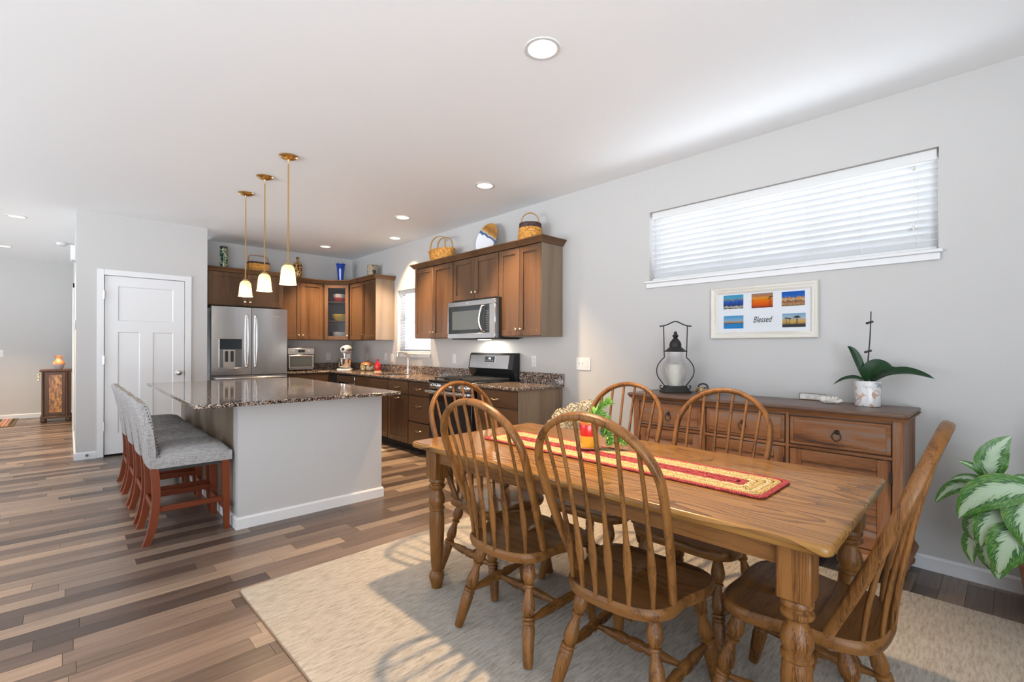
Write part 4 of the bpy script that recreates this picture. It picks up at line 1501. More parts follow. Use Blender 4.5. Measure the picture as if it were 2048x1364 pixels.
# ------------------------------------------------------------------ pendants
def pendant(y, label):
    t = thing('pendant_light', label, 'pendant light', (1.255, y, CEIL), group='pendants over the island')
    obj('canopy', MB().lathe([(0.069, -0.001), (0.070, -0.004), (0.066, -0.010), (0.045, -0.020), (0.020, -0.027), (0.010, -0.030), (0.008, -0.040), (0.001, -0.041)], n=32), 'brass', t)
    P = [(0.006 * cos(a), 0, -0.052 + 0.012 * sin(a)) for a in [2 * pi * k / 14 for k in range(14)]]
    obj('chain_link', MB().tube(P, 0.0016, 6, closed=True, ref=(0, 1, 0)), 'brass', t)
    obj('rod', MB().lathe([(0.0055, -0.062), (0.0055, -0.835), (0.008, -0.838)], n=12), 'brass', t)
    obj('cap', MB().lathe([(0.008, -0.836), (0.020, -0.842), (0.022, -0.850), (0.030, -0.856), (0.001, -0.857)], n=20), 'brass', t)
    prof = [(0.006, -0.852), (0.028, -0.856), (0.042, -0.870), (0.0495, -0.892), (0.053, -0.93), (0.0565, -0.97), (0.060, -0.998), (0.0645, -1.008)]
    obj('shade', MB().lathe(prof + [(r - 0.003, z) for r, z in reversed(prof)], n=32, cap=False), 'shade', t)
    obj('bulb', MB().sphere((0, 0, -0.945), 0.024, 14, 10, sz=1.25), 'bulb', t)
    lightpt('lamp', 'POINT', (0, 0, -0.985), 7, (1.0, 0.74, 0.45), t, shadow_soft_size=0.03)
    return t


pendant(3.908, 'gold pendant with frosted shade nearest the camera, largest of the three')
pendant(4.519, 'gold pendant with frosted shade, middle of the three over the island')
pendant(5.130, 'gold pendant with frosted shade farthest from the camera, smallest of the three')

# ------------------------------------------------------------------ rug
rug = thing('area_rug', 'beige wool area rug under the dining table', 'rug', (1.885, 1.18, 0), radians(1.3))
def rrect(hx, hy, r, n=4):
    P = []
    for (sx, sy, a0) in ((1, 1, 0), (-1, 1, pi / 2), (-1, -1, pi), (1, -1, 3 * pi / 2)):
        for k in range(n + 1):
            a = a0 + k * pi / 2 / n
            P.append((sx * (hx - r) + r * cos(a), sy * (hy - r) + r * sin(a)))
    return P
obj('pile', MB().slab(rrect(1.215, 1.535, 0.015), 0.001, 0.012, 0.005, 2), 'rug', rug)
obj('binding', MB().slab(rrect(1.219, 1.539, 0.015), 0.0003, 0.006), 'twig', rug)
RZ = 0.0122

# ------------------------------------------------------------------ dining table (local y = long side)
tb = thing('dining_table', 'long oak dining table with turned legs and eased edges', 'table', (1.757, 1.228, 0), radians(1.7))
THX, THY, TZ = 0.447, 0.915, 0.760
M['oaktop'] = None
def oak_top():
    m, nt, bs = new_mat('oak_tabletop')
    v = coords(nt, (1, 1, 1), False)
    mp = N(nt, 'ShaderNodeMapping')
    mp.inputs['Scale'].default_value = (1.0, 0.16, 1)
    nt.links.new(v, mp.inputs['Vector'])
    warp = N(nt, 'ShaderNodeTexNoise')
    warp.inputs['Scale'].default_value = 5.5
    warp.inputs['Detail'].default_value = 2
    nt.links.new(mp.outputs[0], warp.inputs['Vector'])
    mu = N(nt, 'ShaderNodeMath', operation='MULTIPLY')
    mu.inputs[1].default_value = 17.0
    nt.links.new(warp.outputs[0], mu.inputs[0])
    fr = N(nt, 'ShaderNodeMath', operation='FRACT')
    nt.links.new(mu.outputs[0], fr.inputs[0])
    mp2 = N(nt, 'ShaderNodeMapping')
    mp2.inputs['Scale'].default_value = (190, 7, 100)
    nt.links.new(v, mp2.inputs['Vector'])
    fine = N(nt, 'ShaderNodeTexNoise')
    fine.inputs['Scale'].default_value = 1.0
    fine.inputs['Detail'].default_value = 4
    nt.links.new(mp2.outputs[0], fine.inputs['Vector'])
    ad = N(nt, 'ShaderNodeMath', operation='MULTIPLY_ADD')
    ad.inputs[1].default_value = 0.55
    nt.links.new(fr.outputs[0], ad.inputs[0])
    hf = N(nt, 'ShaderNodeMath', operation='MULTIPLY')
    hf.inputs[1].default_value = 0.6
    nt.links.new(fine.outputs[0], hf.inputs[0])
    nt.links.new(hf.outputs[0], ad.inputs[2])
    r = ramp(nt, [(0.22, (0.050, 0.020, 0.004)), (0.36, (0.135, 0.060, 0.013)), (0.6, (0.215, 0.104, 0.025)), (0.9, (0.255, 0.128, 0.033))])
    nt.links.new(ad.outputs[0], r.inputs[0])
    nt.links.new(r.outputs[0], bs.inputs['Base Color'])
    bs.inputs['Roughness'].default_value = 0.27
    bs.inputs['Specular IOR Level'].default_value = 0.32
    bs.inputs['Coat Weight'].default_value = 0.0
    bs.inputs['Coat Roughness'].default_value = 0.15
    bump(nt, bs, fine.outputs[0], 0.05, 0.002)
    return m
M['oaktop'] = oak_top()
obj('tabletop', MB().slab(rrect(THX, THY, 0.030, 6), TZ - 0.030, TZ, 0.011, 4), 'oaktop', tb)
ax, ay = THX - 0.090, THY - 0.090
for s in (-1, 1):
    obj('apron', MB().box(s * ax - 0.011, s * ax + 0.011, -ay, ay, TZ - 0.105, TZ - 0.030), 'oaky', tb, smooth=0)
    obj('apron', MB().box(-ax, ax, s * ay - 0.011, s * ay + 0.011, TZ - 0.105, TZ - 0.030), 'oakx', tb, smooth=0)
tl = [(0.0295, 0.575), (0.038, 0.571), (0.041, 0.563), (0.040, 0.555), (0.033, 0.550), (0.033, 0.545), (0.041, 0.539), (0.042, 0.530), (0.038, 0.523), (0.027, 0.516), (0.026, 0.508), (0.036, 0.485), (0.041, 0.462), (0.040, 0.448), (0.033, 0.432), (0.033, 0.428), (0.040, 0.423), (0.040, 0.413), (0.034, 0.407), (0.036, 0.395), (0.039, 0.36), (0.038, 0.30), (0.034, 0.20), (0.030, 0.13), (0.026, 0.108), (0.025, 0.100), (0.036, 0.086), (0.040, 0.070), (0.036, 0.050), (0.029, 0.030), (0.026, RZ)]
for sx in (-1, 1):
    for sy in (-1, 1):
        cx_, cy_ = sx * (THX - 0.098), sy * (THY - 0.098)
        mb = MB().box(cx_ - 0.042, cx_ + 0.042, cy_ - 0.042, cy_ + 0.042, 0.573, TZ - 0.030, 0.004)
        mb.lathe(tl, (cx_, cy_, 0), 28)
        obj('leg', mb, 'oakz', tb)

# ------------------------------------------------------------------ hoop-back chairs (local y = facing, x = right)
SZ = 0.43
HOOP = dict(wb=0.183, wm=0.226, s1=0.673, za=1.030, fb=-0.095, fa=-0.334)
def hoop_pt(s, side):
    h = HOOP
    if s <= h['s1']:
        r = h['wb'] + (h['wm'] - h['wb']) * sin(s / h['s1'] * pi / 2)
    else:
        r = h['wm'] * sqrt(max(0, 1 - ((s - h['s1']) / (1 - h['s1'])) ** 2))
    return Vector((side * r, h['fb'] + (h['fa'] - h['fb']) * s - 0.010 * sin(pi * s), SZ + (h['za'] - SZ) * s))


def make_chair():
    t = thing('dining_chair', '', 'chair')
    # saddle seat
    half = [(0.0, 0.214), (0.10, 0.218), (0.175, 0.206), (0.222, 0.165), (0.233, 0.10), (0.222, 0.035), (0.203, -0.03), (0.200, -0.075), (0.196, -0.125), (0.165, -0.180), (0.105, -0.213), (0.0, -0.224)]
    full = [(-x, y, 0) for x, y in half[::-1][:-1]] + [(x, y, 0) for x, y in half[:-1]]
    outl = [(p.x, p.y) for p in catmull(full, 3, True)]
    R = []
    for sc_, z in ((0.90, SZ - 0.042), (0.975, SZ - 0.039), (1.0, SZ - 0.022), (0.992, SZ - 0.006), (0.965, SZ), (0.90, SZ - 0.003), (0.78, SZ - 0.009), (0.55, SZ - 0.013), (0.25, SZ - 0.012), (0.02, SZ - 0.011)):
        R.append([(x * sc_, y * sc_ - (0.0 if sc_ > 0.9 else 0.004), z + (0.006 if (y > 0.12 and abs(x) < 0.06 and sc_ < 0.95) else 0)) for x, y in outl])
    obj('seat', MB().rings(R), 'oakx', t, smooth=50)
    # bent hoop
    ss = [0.0, 0.08, 0.18, 0.30, 0.42, 0.54, 0.62] + [0.673 + 0.327 * sin(pi / 2 * k / 12) for k in range(12)]
    P = [hoop_pt(0, -1) - Vector((0, 0.004, 0.015))] + [hoop_pt(s, -1) for s in ss] + [hoop_pt(1, 1)] + [hoop_pt(s, 1) for s in ss[::-1]] + [hoop_pt(0, 1) - Vector((0, 0.004, 0.015))]
    obj('hoop', MB().tube(P, (0.0120, 0.0165), 10, ref=(0, 0.93, 0.36), sq=0.72), 'oakz', t, smooth=50)
    for (bx_, bf, tx) in ((0.027, -0.122, 0.036), (0.087, -0.108, 0.107), (0.152, -0.074, 0.172)):
        for sd in (-1, 1):
            s_ = HOOP['s1'] + (1 - HOOP['s1']) * sqrt(1 - (tx / HOOP['wm']) ** 2)
            q1 = hoop_pt(s_, sd)
            q0 = Vector((sd * bx_, HOOP['fb'] + bf, SZ - 0.012))
            c_ = Vector((sd * (bx_ * 0.78 + tx * 0.22), HOOP['fb'] + bf - 0.012, SZ + 0.20))
            pts, rad = [], []
            for k in range(15):
                u = k / 14
                pts.append(q0 * (1 - u) ** 2 + c_ * (2 * u * (1 - u)) + q1 * u * u)
                wv = 0.0070 + 0.0080 * math.exp(-((u - 0.30) / 0.15) ** 2) + 0.0008 * (1 - u)
                rad.append((wv, 0.0068 + 0.0014 * math.exp(-((u - 0.3) / 0.2) ** 2)))
            obj('spindle', MB().tube(pts, rad, 8, ref=(0, 1, 0.2)), 'oakz', t, smooth=60)
    lp = [(0.0, 0.010), (0.04, 0.0125), (0.10, 0.0175), (0.17, 0.0215), (0.22, 0.020), (0.265, 0.0120), (0.273, 0.0170), (0.29, 0.0170), (0.298, 0.0115), (0.34, 0.0125), (0.43, 0.0190), (0.50, 0.0210), (0.54, 0.0160), (0.555, 0.0135), (0.562, 0.0195), (0.580, 0.0205), (0.588, 0.0150), (0.600, 0.0200), (0.618, 0.0205), (0.626, 0.0165), (0.66, 0.0205), (0.80, 0.0185), (0.97, 0.0150), (1.0, 0.0130)]
    top = {}
    foot = {}
    for sx in (-1, 1):
        for fy, tf in ((0.236, 0.150), (-0.212, -0.120)):
            a = Vector((sx * (0.158 if fy > 0 else 0.128), tf, SZ - 0.034))
            b = Vector((sx * 0.202, fy, RZ + 0.0055))
            top[(sx, fy > 0)], foot[(sx, fy > 0)] = a, b
            obj('leg', MB().turn(a, b, [(q, r * 1.26) for q, r in lp], 16), 'oakz', t, smooth=55)
    sp = [(0.0, 0.007), (0.10, 0.009), (0.22, 0.0135), (0.36, 0.0165), (0.41, 0.0120), (0.43, 0.0150), (0.46, 0.0170), (0.54, 0.0170), (0.57, 0.0150), (0.59, 0.0120), (0.64, 0.0165), (0.78, 0.0135), (0.90, 0.009), (1.0, 0.007)]
    mids = {}
    for sx in (-1, 1):
        a = top[(sx, True)].lerp(foot[(sx, True)], 0.60)
        b = top[(sx, False)].lerp(foot[(sx, False)], 0.60)
        mids[sx] = (a + b) / 2
        obj('side_stretcher', MB().turn(a, b, [(q, r * 1.22) for q, r in sp], 12), 'oaky', t, smooth=55)
    obj('cross_stretcher', MB().turn(mids[-1], mids[1], [(q, r * 1.22) for q, r in sp], 12), 'oakx', t, smooth=55)
    return t


ch0 = make_chair()
CHAIRS = [(1.480, 1.488, 4.0, 'oak hoop-back chair on the near side of the table, beside its left leg'),
          (1.490, 0.935, 4.0, 'oak hoop-back chair in the middle foreground with its back to the camera'),
          (1.766, 0.462, 91.0, 'oak hoop-back chair at the right end of the table, beside the leafy plant'),
          (1.708, 1.962, 271.0, 'oak hoop-back chair at the left end of the table, in front of the range'),
          (2.085, 1.535, 184.0, 'oak hoop-back chair across the table, before the sideboard end with the lantern'),
          (2.085, 0.992, 181.0, 'oak hoop-back chair across the table, before the middle of the sideboard')]
for k, (x, y, yaw, lb) in enumerate(CHAIRS):
    o = ch0 if k == 0 else copy_tree(ch0)
    o['label'] = lb
    o['group'] = 'hoop-back chairs around the dining table'
    o.location = (x, y, 0)
    o.rotation_euler = (0, 0, radians(yaw - 90))

# ------------------------------------------------------------------ braided runner and planter on the table
rn = thing('table_runner', 'red and yellow braided runner lying along the dining table', 'runner', (1.742, 1.237, TZ), radians(0.4))
rows = [('braidred', 0), ('braidmix', 1), ('braidcream', 2), ('braidmix', 3), ('braidcream', 4), ('braidred', 5), ('braidred', 6)]
bw = 0.0208
for mt, k in rows:
    hx, hy = 0.145 - bw * (k + 0.5), 0.692 - bw * (k + 0.5)
    if hx < 0.012:
        P = [(0, -hy, 0.0045), (0, 0, 0.0045), (0, hy, 0.0045)]
        mbr = MB()
        pts = [(0.002 * sin(q * 1.1), -hy + 2 * hy * q / 80, 0.0052 + 0.0006 * cos(q * 1.9)) for q in range(81)]
        mbr.tube(pts, (bw * 0.62, 0.0052), 8)
    else:
        rc = rrect(hx, hy, min(0.018, hx * 0.9), 3)
        pts = []
        for i in range(len(rc)):
            p, q = Vector(rc[i - 1]), Vector(rc[i])
            n_ = max(1, int((q - p).length / 0.02))
            for j in range(n_):
                pts.append(p.lerp(q, j / n_))
        P3 = [(p.x, p.y, 0.0052 + 0.0008 * sin(i * 2.1)) for i, p in enumerate(pts)]
        rad = [(bw * 0.52 * (1 + 0.05 * sin(i * 2.6 + 1)), 0.0050) for i in range(len(P3))]
        mbr = MB().tube(P3, rad, 8, closed=True)
    obj('braid', mbr, mt, rn, smooth=60)

pl = thing('planter', 'red over mustard glazed pot of trailing succulent on the runner', 'potted plant', (1.782, 1.372, TZ + 0.0118))
obj('saucer', MB().lathe([(0.001, 0), (0.040, 0), (0.056, 0.006), (0.060, 0.010), (0.057, 0.010), (0.042, 0.005), (0.001, 0.005)], n=30, cap=False), 'saucer', pl)
obj('pot', MB().lathe([(0.001, 0.0055), (0.033, 0.0055), (0.036, 0.010), (0.039, 0.060)], n=30, cap=False), 'potyellow', pl)
obj('pot_upper', MB().lathe([(0.039, 0.060), (0.0395, 0.064), (0.042, 0.112), (0.0415, 0.114)], n=30, cap=False), 'potred', pl)
obj('pot_rim', MB().lathe([(0.0415, 0.114), (0.044, 0.118), (0.0435, 0.124), (0.039, 0.124), (0.037, 0.112), (0.036, 0.106)], n=30, cap=False), 'potrim', pl)
obj('soil', MB().lathe([(0.0365, 0.107), (0.001, 0.109)], n=20, cap=False), 'soil', pl)
rs = random.Random(11)
def succ(mb, path, n_, rl, every=1):
    P = catmull(path, 6)
    for i in range(0, len(P), every):
        p = P[i]
        t_ = (P[min(i + 1, len(P) - 1)] - P[max(i - 1, 0)]).normalized()
        for k in range(n_):
            a = rs.random() * 2 * pi
            u_ = t_.cross(Vector((0.3, 0.2, 1))).normalized()
            v_ = t_.cross(u_)
            dirv = (u_ * cos(a) + v_ * sin(a) + t_ * 0.7).normalized()
            L = rl * (0.7 + 0.5 * rs.random())
            q = p + dirv * L * 0.55 + Vector((0, 0, 0.002))
            e = p + dirv * L + Vector((0, 0, L * 0.18))
            mb.tube([p, q, e], [0.0022, (0.0038, 0.0026), 0.0006], 5)
vr = Vector((0.73, -0.684, 0))          # sideways, towards the table end
stems = []
def stem(pts):
    stems.append([Vector((vr.x * u + 0.684 * d, vr.y * u + 0.73 * d, z)) for u, d, z in pts])
stem([(0.01, 0, 0.11), (0.05, 0.0, 0.15), (0.085, 0, 0.12), (0.10, 0.0, 0.06), (0.115, 0, 0.030)])
stem([(0.01, -.01, 0.11), (0.045, -.02, 0.14), (0.075, -.03, 0.10), (0.09, -.03, 0.05), (0.095, -.03, 0.032)])
stem([(0.01, .01, 0.11), (0.05, .02, 0.16), (0.10, .03, 0.12), (0.14, .03, 0.06), (0.155, .02, 0.032)])
stem([(0.0, 0, 0.11), (0.03, .0, 0.17), (0.055, .01, 0.15), (0.07, 0.0, 0.10), (0.075, 0, 0.07)])
stem([(0.01, -.01, 0.11), (0.04, -.01, 0.15), (0.09, -.02, 0.08), (0.13, -.03, 0.042), (0.17, -.03, 0.030)])
stem([(0.0, .01, 0.11), (0.05, .02, 0.18), (0.085, .01, 0.205), (0.10, .01, 0.215)])
for s_ in stems:
    m_ = MB()
    succ(m_, s_, 4, 0.030)
    m_.tube(catmull(s_, 4), 0.0018, 5)
    obj('succulent_stem', m_, 'succulent', pl, smooth=60)

# ------------------------------------------------------------------ sideboard
SBZ = 0.912
sb = thing('sideboard', 'rustic wooden sideboard with three drawers over louvred doors', 'sideboard', (3.30, 1.185, 0))
sx0, sx1, sy0, sy1 = 3.085, 3.505, 0.388, 1.955
def W(mb, name, mat, parent=sb, **k): return obj(name, mb, mat, parent, True, **k)
tpoly = [(3.058, 0.372), (3.527, 0.372), (3.527, 1.990), (3.058, 1.990)]
tpoly = [(3.068, 0.366), (3.523, 0.366), (3.523, 1.996), (3.068, 1.996), (3.052, 1.980), (3.052, 0.382)]
mb = MB().slab(tpoly, SBZ - 0.022, SBZ, 0.007, 3)
W(mb, 'top', 'sbdark')
mb = MB().sweep([(sx1, sy1 + 0.012), (sx0 - 0.012, sy1 + 0.012), (sx0 - 0.012, sy0 - 0.012), (sx1, sy0 - 0.012)], [(0.0 - 0.02, -0.018), (0.004, -0.018), (0.012, -0.006), (0.018, 0.0), (-0.02, 0.0)], SBZ - 0.022)
W(mb, 'top_moulding', 'sby')
W(MB().box(sx0 + 0.020, sx1, sy0 + 0.006, sy1 - 0.006, 0.15, SBZ - 0.038), 'carcass', 'sbdark', smooth=0)
for yy in (sy0, sy1 - 0.010):
    for k in range(3):
        xa = sx0 + 0.045 + k * (sx1 - sx0 - 0.045) / 3
        W(MB().box(xa + 0.001, xa + (sx1 - sx0 - 0.045) / 3 - 0.001, yy, yy + 0.010, 0.15, SBZ - 0.038, 0.0015), 'side_plank', 'sbz')
# stiles and rails
stiles = [(sy0, 0.432), (0.911, 0.928), (1.410, 1.437), (1.908, sy1)]
for a, b in stiles:
    W(MB().box(sx0, sx0 + 0.030, a, b, 0.15, SBZ - 0.036, 0.003), 'stile', 'sbz')
for a, b in ((0.857, SBZ - 0.037), (0.668, 0.684), (0.150, 0.175)):
    for i in range(3):
        W(MB().box(sx0 + 0.001, sx0 + 0.028, stiles[i][1], stiles[i + 1][0], a, b, 0.002), 'rail', 'sby')
mb = MB().sweep([(sx1, sy1), (sx0, sy1), (sx0, sy0), (sx1, sy0)], [(-0.03, 0), (0.016, 0), (0.018, 0.012), (0.010, 0.026), (0.002, 0.036), (-0.03, 0.036)], 0.118)
W(mb, 'base_moulding', 'sby')
for xx in (sx0 + 0.075, sx1 - 0.050):
    for yy in (sy0 + 0.035, sy1 - 0.035):
        rz = 0.0
        W(MB().lathe([(0.020, rz), (0.024, 0.012), (0.026, 0.030), (0.040, 0.046), (0.043, 0.066), (0.034, 0.082), (0.024, 0.092), (0.030, 0.106), (0.034, 0.120)], (xx, yy, 0), 20), 'bun_foot', 'sbz')
def ring_pull(parent, y, z, x):
    m_ = MB().turn((x, y, z), (x - 0.016, y, z), [(0, 0.013), (0.3, 0.013), (0.6, 0.010), (1, 0.004)], 14)
    o = obj('pull_plate', m_, 'iron', parent, True)
    P = [(x - 0.012, y + 0.021 * sin(a), z - 0.024 + 0.024 * cos(a)) for a in [2 * pi * k / 20 for k in range(20)]]
    obj('ring', MB().tube(P, 0.0028, 7, closed=True, ref=(1, 0, 0)), 'iron', o, True)
for i in range(3):
    a, b = stiles[i][1] + 0.006, stiles[i + 1][0] - 0.006
    mb = MB().box(sx0 + 0.004, sx0 + 0.024, a, b, 0.691, 0.850, 0.002)
    dr_ = W(mb, 'drawer', 'sby')
    mb = MB().box(sx0 - 0.001, sx0 + 0.006, a + 0.018, b - 0.018, 0.706, 0.836, 0.004)
    W(mb, 'drawer_panel', 'sby', dr_)
    ring_pull(dr_, (a + b) / 2, 0.784, sx0 - 0.001)
    # door with a louvred panel
    z0, z1 = 0.180, 0.662
    mb = MB()
    r_ = 0.058
    mb.box(sx0 + 0.004, sx0 + 0.024, a, a + r_, z0, z1, 0.003)
    mb.box(sx0 + 0.004, sx0 + 0.024, b - r_, b, z0, z1, 0.003)
    mb.box(sx0 + 0.0225, sx0 + 0.026, a, b, z0, z1)
    do = W(mb, 'door', 'sbz')
    W(MB().box(sx0 + 0.004, sx0 + 0.0225, a + r_, b - r_, z1 - 0.065, z1, 0.003), 'door_rail', 'sby', do)
    W(MB().box(sx0 + 0.004, sx0 + 0.0225, a + r_, b - r_, z0, z0 + 0.065, 0.003), 'door_rail', 'sby', do)
    nl = 9
    for k in range(nl):
        zz = z0 + 0.065 + (z1 - z0 - 0.13) * (k + 0.5) / nl
        hh = (z1 - z0 - 0.13) / nl * 0.56
        R = [[(sx0 + 0.008, yy, zz - hh), (sx0 + 0.013, yy, zz - hh - 0.002), (sx0 + 0.024, yy, zz + hh - 0.004), (sx0 + 0.019, yy, zz + hh)] for yy in (a + r_ - 0.003, b - r_ + 0.003)]
        W(MB().rings(R), 'louvre', 'sby', do, smooth=0)
    if i == 0 or i == 1:
        hy = a - 0.001
    else:
        hy = b + 0.001
    for zz in (z1 - 0.085, z0 + 0.085):
        W(MB().box(sx0 - 0.003, sx0 + 0.006, hy - 0.006, hy + 0.006, zz - 0.028, zz + 0.028, 0.001), 'hinge', 'iron', do)
    kn = b - 0.03 if i != 2 else a + 0.03
    W(MB().turn((sx0 + 0.004, kn, 0.43), (sx0 - 0.016, kn, 0.43), [(0, 0.005), (0.4, 0.006), (0.6, 0.011), (1, 0.008)], 12), 'door_knob', 'iron', do)

# ------------------------------------------------------------------ things on the sideboard
ln = thing('lantern', 'black iron candle lantern with bulbous glass on the sideboard', 'lantern', (3.335, 1.754, SBZ + 0.0005))
la = -radians(47)     # flat sides of the frame face the camera
ux, uy = cos(la), sin(la)
mb = MB().slab(rrect(0.105, 0.075, 0.02, 4), 0.0, 0.012, 0.003)
mb.rings([[(x, y, z) for x, y in rrect(hx_, hy_, 0.02, 4)] for hx_, hy_, z in ((0.100, 0.070, 0.012), (0.082, 0.060, 0.034), (0.076, 0.056, 0.048), (0.02, 0.02, 0.049))])
mb.xf(Matrix.Rotation(la, 4, 'Z'))
obj('base', mb, 'iron', ln, smooth=35)
gp = [(0.052, 0.049), (0.060, 0.060), (0.086, 0.095), (0.100, 0.140), (0.103, 0.170), (0.094, 0.205), (0.074, 0.235), (0.062, 0.255), (0.060, 0.275), (0.060, 0.305)]
obj('glass_globe', MB().lathe(gp + [(r - 0.002, z) for r, z in reversed(gp)], n=36, cap=False), 'glass', ln)
obj('cap', MB().lathe([(0.001, 0.304), (0.086, 0.304), (0.088, 0.308), (0.070, 0.316), (0.052, 0.332), (0.044, 0.338), (0.042, 0.345), (0.043, 0.362), (0.036, 0.380), (0.024, 0.396), (0.014, 0.408), (0.020, 0.418), (0.024, 0.424), (0.018, 0.431), (0.010, 0.438), (0.013, 0.444), (0.012, 0.452), (0.006, 0.457), (0.001, 0.458)], n=24), 'iron', ln)
fm = MB()
for s in (-1, 1):
    prof = [(0.088, 0.500), (0.083, 0.30), (0.083, 0.262), (0.100, 0.245), (0.128, 0.205), (0.138, 0.165), (0.130, 0.120), (0.100, 0.075), (0.082, 0.050), (0.086, 0.032), (0.104, 0.026), (0.114, 0.038), (0.108, 0.050), (0.100, 0.047)]
    P = catmull([(s * r * ux, s * r * uy, z) for r, z in prof], 4)
    fm.tube(P, 0.0040, 7, ref=(uy, -ux, 0))
hd = [(-0.112, 0.497), (-0.085, 0.500), (-0.05, 0.513), (-0.02, 0.528), (0, 0.532), (0.02, 0.528), (0.05, 0.513), (0.085, 0.500), (0.112, 0.497)]
fm.tube(catmull([(r * ux, r * uy, z) for r, z in hd], 3), 0.0045, 7, ref=(uy, -ux, 0))
for s in (-1, 1): fm.sphere((s * 0.113 * ux, s * 0.113 * uy, 0.497), 0.006, 8, 6)
obj('frame', fm, 'iron', ln, smooth=60)
cdl = thing('candle', 'ivory pillar candle inside the black lantern', 'candle', (3.335, 1.754, SBZ + 0.050))
obj('wax', MB().lathe([(0.047, 0.0), (0.0475, 0.004), (0.047, 0.155), (0.044, 0.161), (0.038, 0.158), (0.020, 0.146), (0.001, 0.145)], n=28), 'wax', cdl)
obj('wick', MB().tube([(0, 0, 0.145), (0.001, 0, 0.158)], 0.0015, 6), 'ink', cdl)

sh = thing('brass_shell', 'small brown shell-like ornament with loop handle beside the lantern', 'ornament', (3.36, 1.552, SBZ + 0.0005))
mb = MB()
R = []
for i in range(9):
    th = pi * i / 8
    R.append([((0.036 + 0.006 * cos(6 * a)) * sin(th) * cos(a), (0.052 + 0.006 * cos(6 * a)) * sin(th) * sin(a), 0.026 - 0.026 * cos(th)) if 0 < i < 8 else (0.001 * cos(a), 0.001 * sin(a), 0.026 - 0.026 * cos(th)) for a in [2 * pi * k / 24 for k in range(24)]])
mb.rings(R)
obj('shell', mb, 'shell', sh)
obj('loop_handle', MB().tube(catmull([(0, -0.034, 0.040), (0.002, -0.030, 0.062), (0.004, 0, 0.074), (0.002, 0.030, 0.062), (0, 0.034, 0.040)], 4), (0.006, 0.0035), 8, ref=(1, 0, 0)), 'iron', sh)

pq = thing('plaque', 'small whitewashed plaque with twig-brown edge leaning behind the coral', 'plaque', (3.485, 0.895, SBZ + 0.0005))
pm = Matrix.Rotation(radians(-14), 4, 'Y')
m_ = MB().box(-0.004, 0.004, -0.068, 0.068, 0, 0.040); m_.xf(Matrix.Translation((0, 0, 0.001)) @ pm.inverted())
obj('board', m_, 'stoneplaque', pq, smooth=0)
m_ = MB()
for a, b, c, d in ((-0.070, 0.070, 0.0, 0.003), (-0.070, 0.070, 0.038, 0.041), (-0.071, -0.068, 0, 0.041), (0.068, 0.071, 0, 0.041)):
    m_.box(-0.006, 0.006, a, b, c, d)
m_.xf(Matrix.Translation((0, 0, 0.001)) @ pm.inverted())
obj('edge', m_, 'twig', pq, smooth=0)

cr_ = random.Random(5)
m_ = MB()
for k in range(70):
    a, e = cr_.random() * 2 * pi, cr_.random() * 1.35
    L = 0.020 + 0.016 * cr_.random()
    d = Vector((cos(a) * cos(e) * 0.8, sin(a) * cos(e) * 1.5, 0.25 + sin(e) * 0.9))
    p = Vector((d.x * 0.012, d.y * 0.016, 0.010))
    q = p + d * L
    m_.tube([p, p.lerp(q, 0.6), q], [0.006, 0.0055, 0.0035], 5)
o = obj('coral', m_, 'coral', smooth=60)
o.location = (3.36, 0.770, SBZ + 0.001)
zmin = min(v.co.z for v in o.data.vertices)
o.location.z -= zmin
tag(o, 'knobbly white coral piece on the sideboard', 'coral')

op = thing('potted_orchid', 'potted orchid without flowers in a white marbled pot on the sideboard', 'potted plant', (3.375, 0.585, SBZ + 0.0005))
obj('pot', MB().lathe([(0.001, 0.0), (0.058, 0.0), (0.061, 0.003), (0.064, 0.140), (0.063, 0.146), (0.057, 0.146), (0.056, 0.10), (0.001, 0.10)], n=36, cap=False), 'marble', op)
obj('soil', MB().lathe([(0.0565, 0.118), (0.001, 0.126)], n=20, cap=False), 'soil', op)


def leaf(base, ctrl, tip, width, up, fold=0.15, n=12, m=6, shape=0.9, curl=0.0):
    """leaf blade along a quadratic curve; returns MB with uv (along, across)"""
    base, ctrl, tip, up = Vector(base), Vector(ctrl), Vector(tip), Vector(up).normalized()
    G, UV = [], []
    for i in range(n + 1):
        u = i / n
        p = base * (1 - u) ** 2 + ctrl * 2 * u * (1 - u) + tip * u * u
        t_ = ((ctrl - base) * (1 - u) + (tip - ctrl) * u).normalized()
        side = t_.cross(up).normalized()
        nr = side.cross(t_).normalized()
        wv = width * (sin(pi * min(1, u ** shape)) ** 0.75) if 0 < u < 1 else 0.0008
        row, ur = [], []
        for j in range(m + 1):
            v = -1 + 2 * j / m
            row.append(p + side * (v * wv) + nr * (fold * wv * abs(v) - curl * wv * v * v + 0.03 * wv * sin(u * 17 + v * 2) * abs(v)))
            ur.append((u, 0.5 + v * 0.5))
        G.append(row)
        UV.append(ur)
    mb = MB().grid(G)
    mb.luv = [q for r in UV for q in r]
    return mb


def leaf_obj(mb, name, mat, parent):
    me = bpy.data.meshes.new(name)
    me.from_pydata(mb.v, [], mb.f)
    uvl = me.uv_layers.new(name='UVMap')
    for lp_ in me.loops:
        uvl.data[lp_.index].uv = mb.luv[lp_.vertex_index]
    me.polygons.foreach_set('use_smooth', [True] * len(me.polygons))
    me.materials.append(M[mat])
    o = bpy.data.objects.new(name, me)
    COL.objects.link(o)
    o.parent = parent
    return o


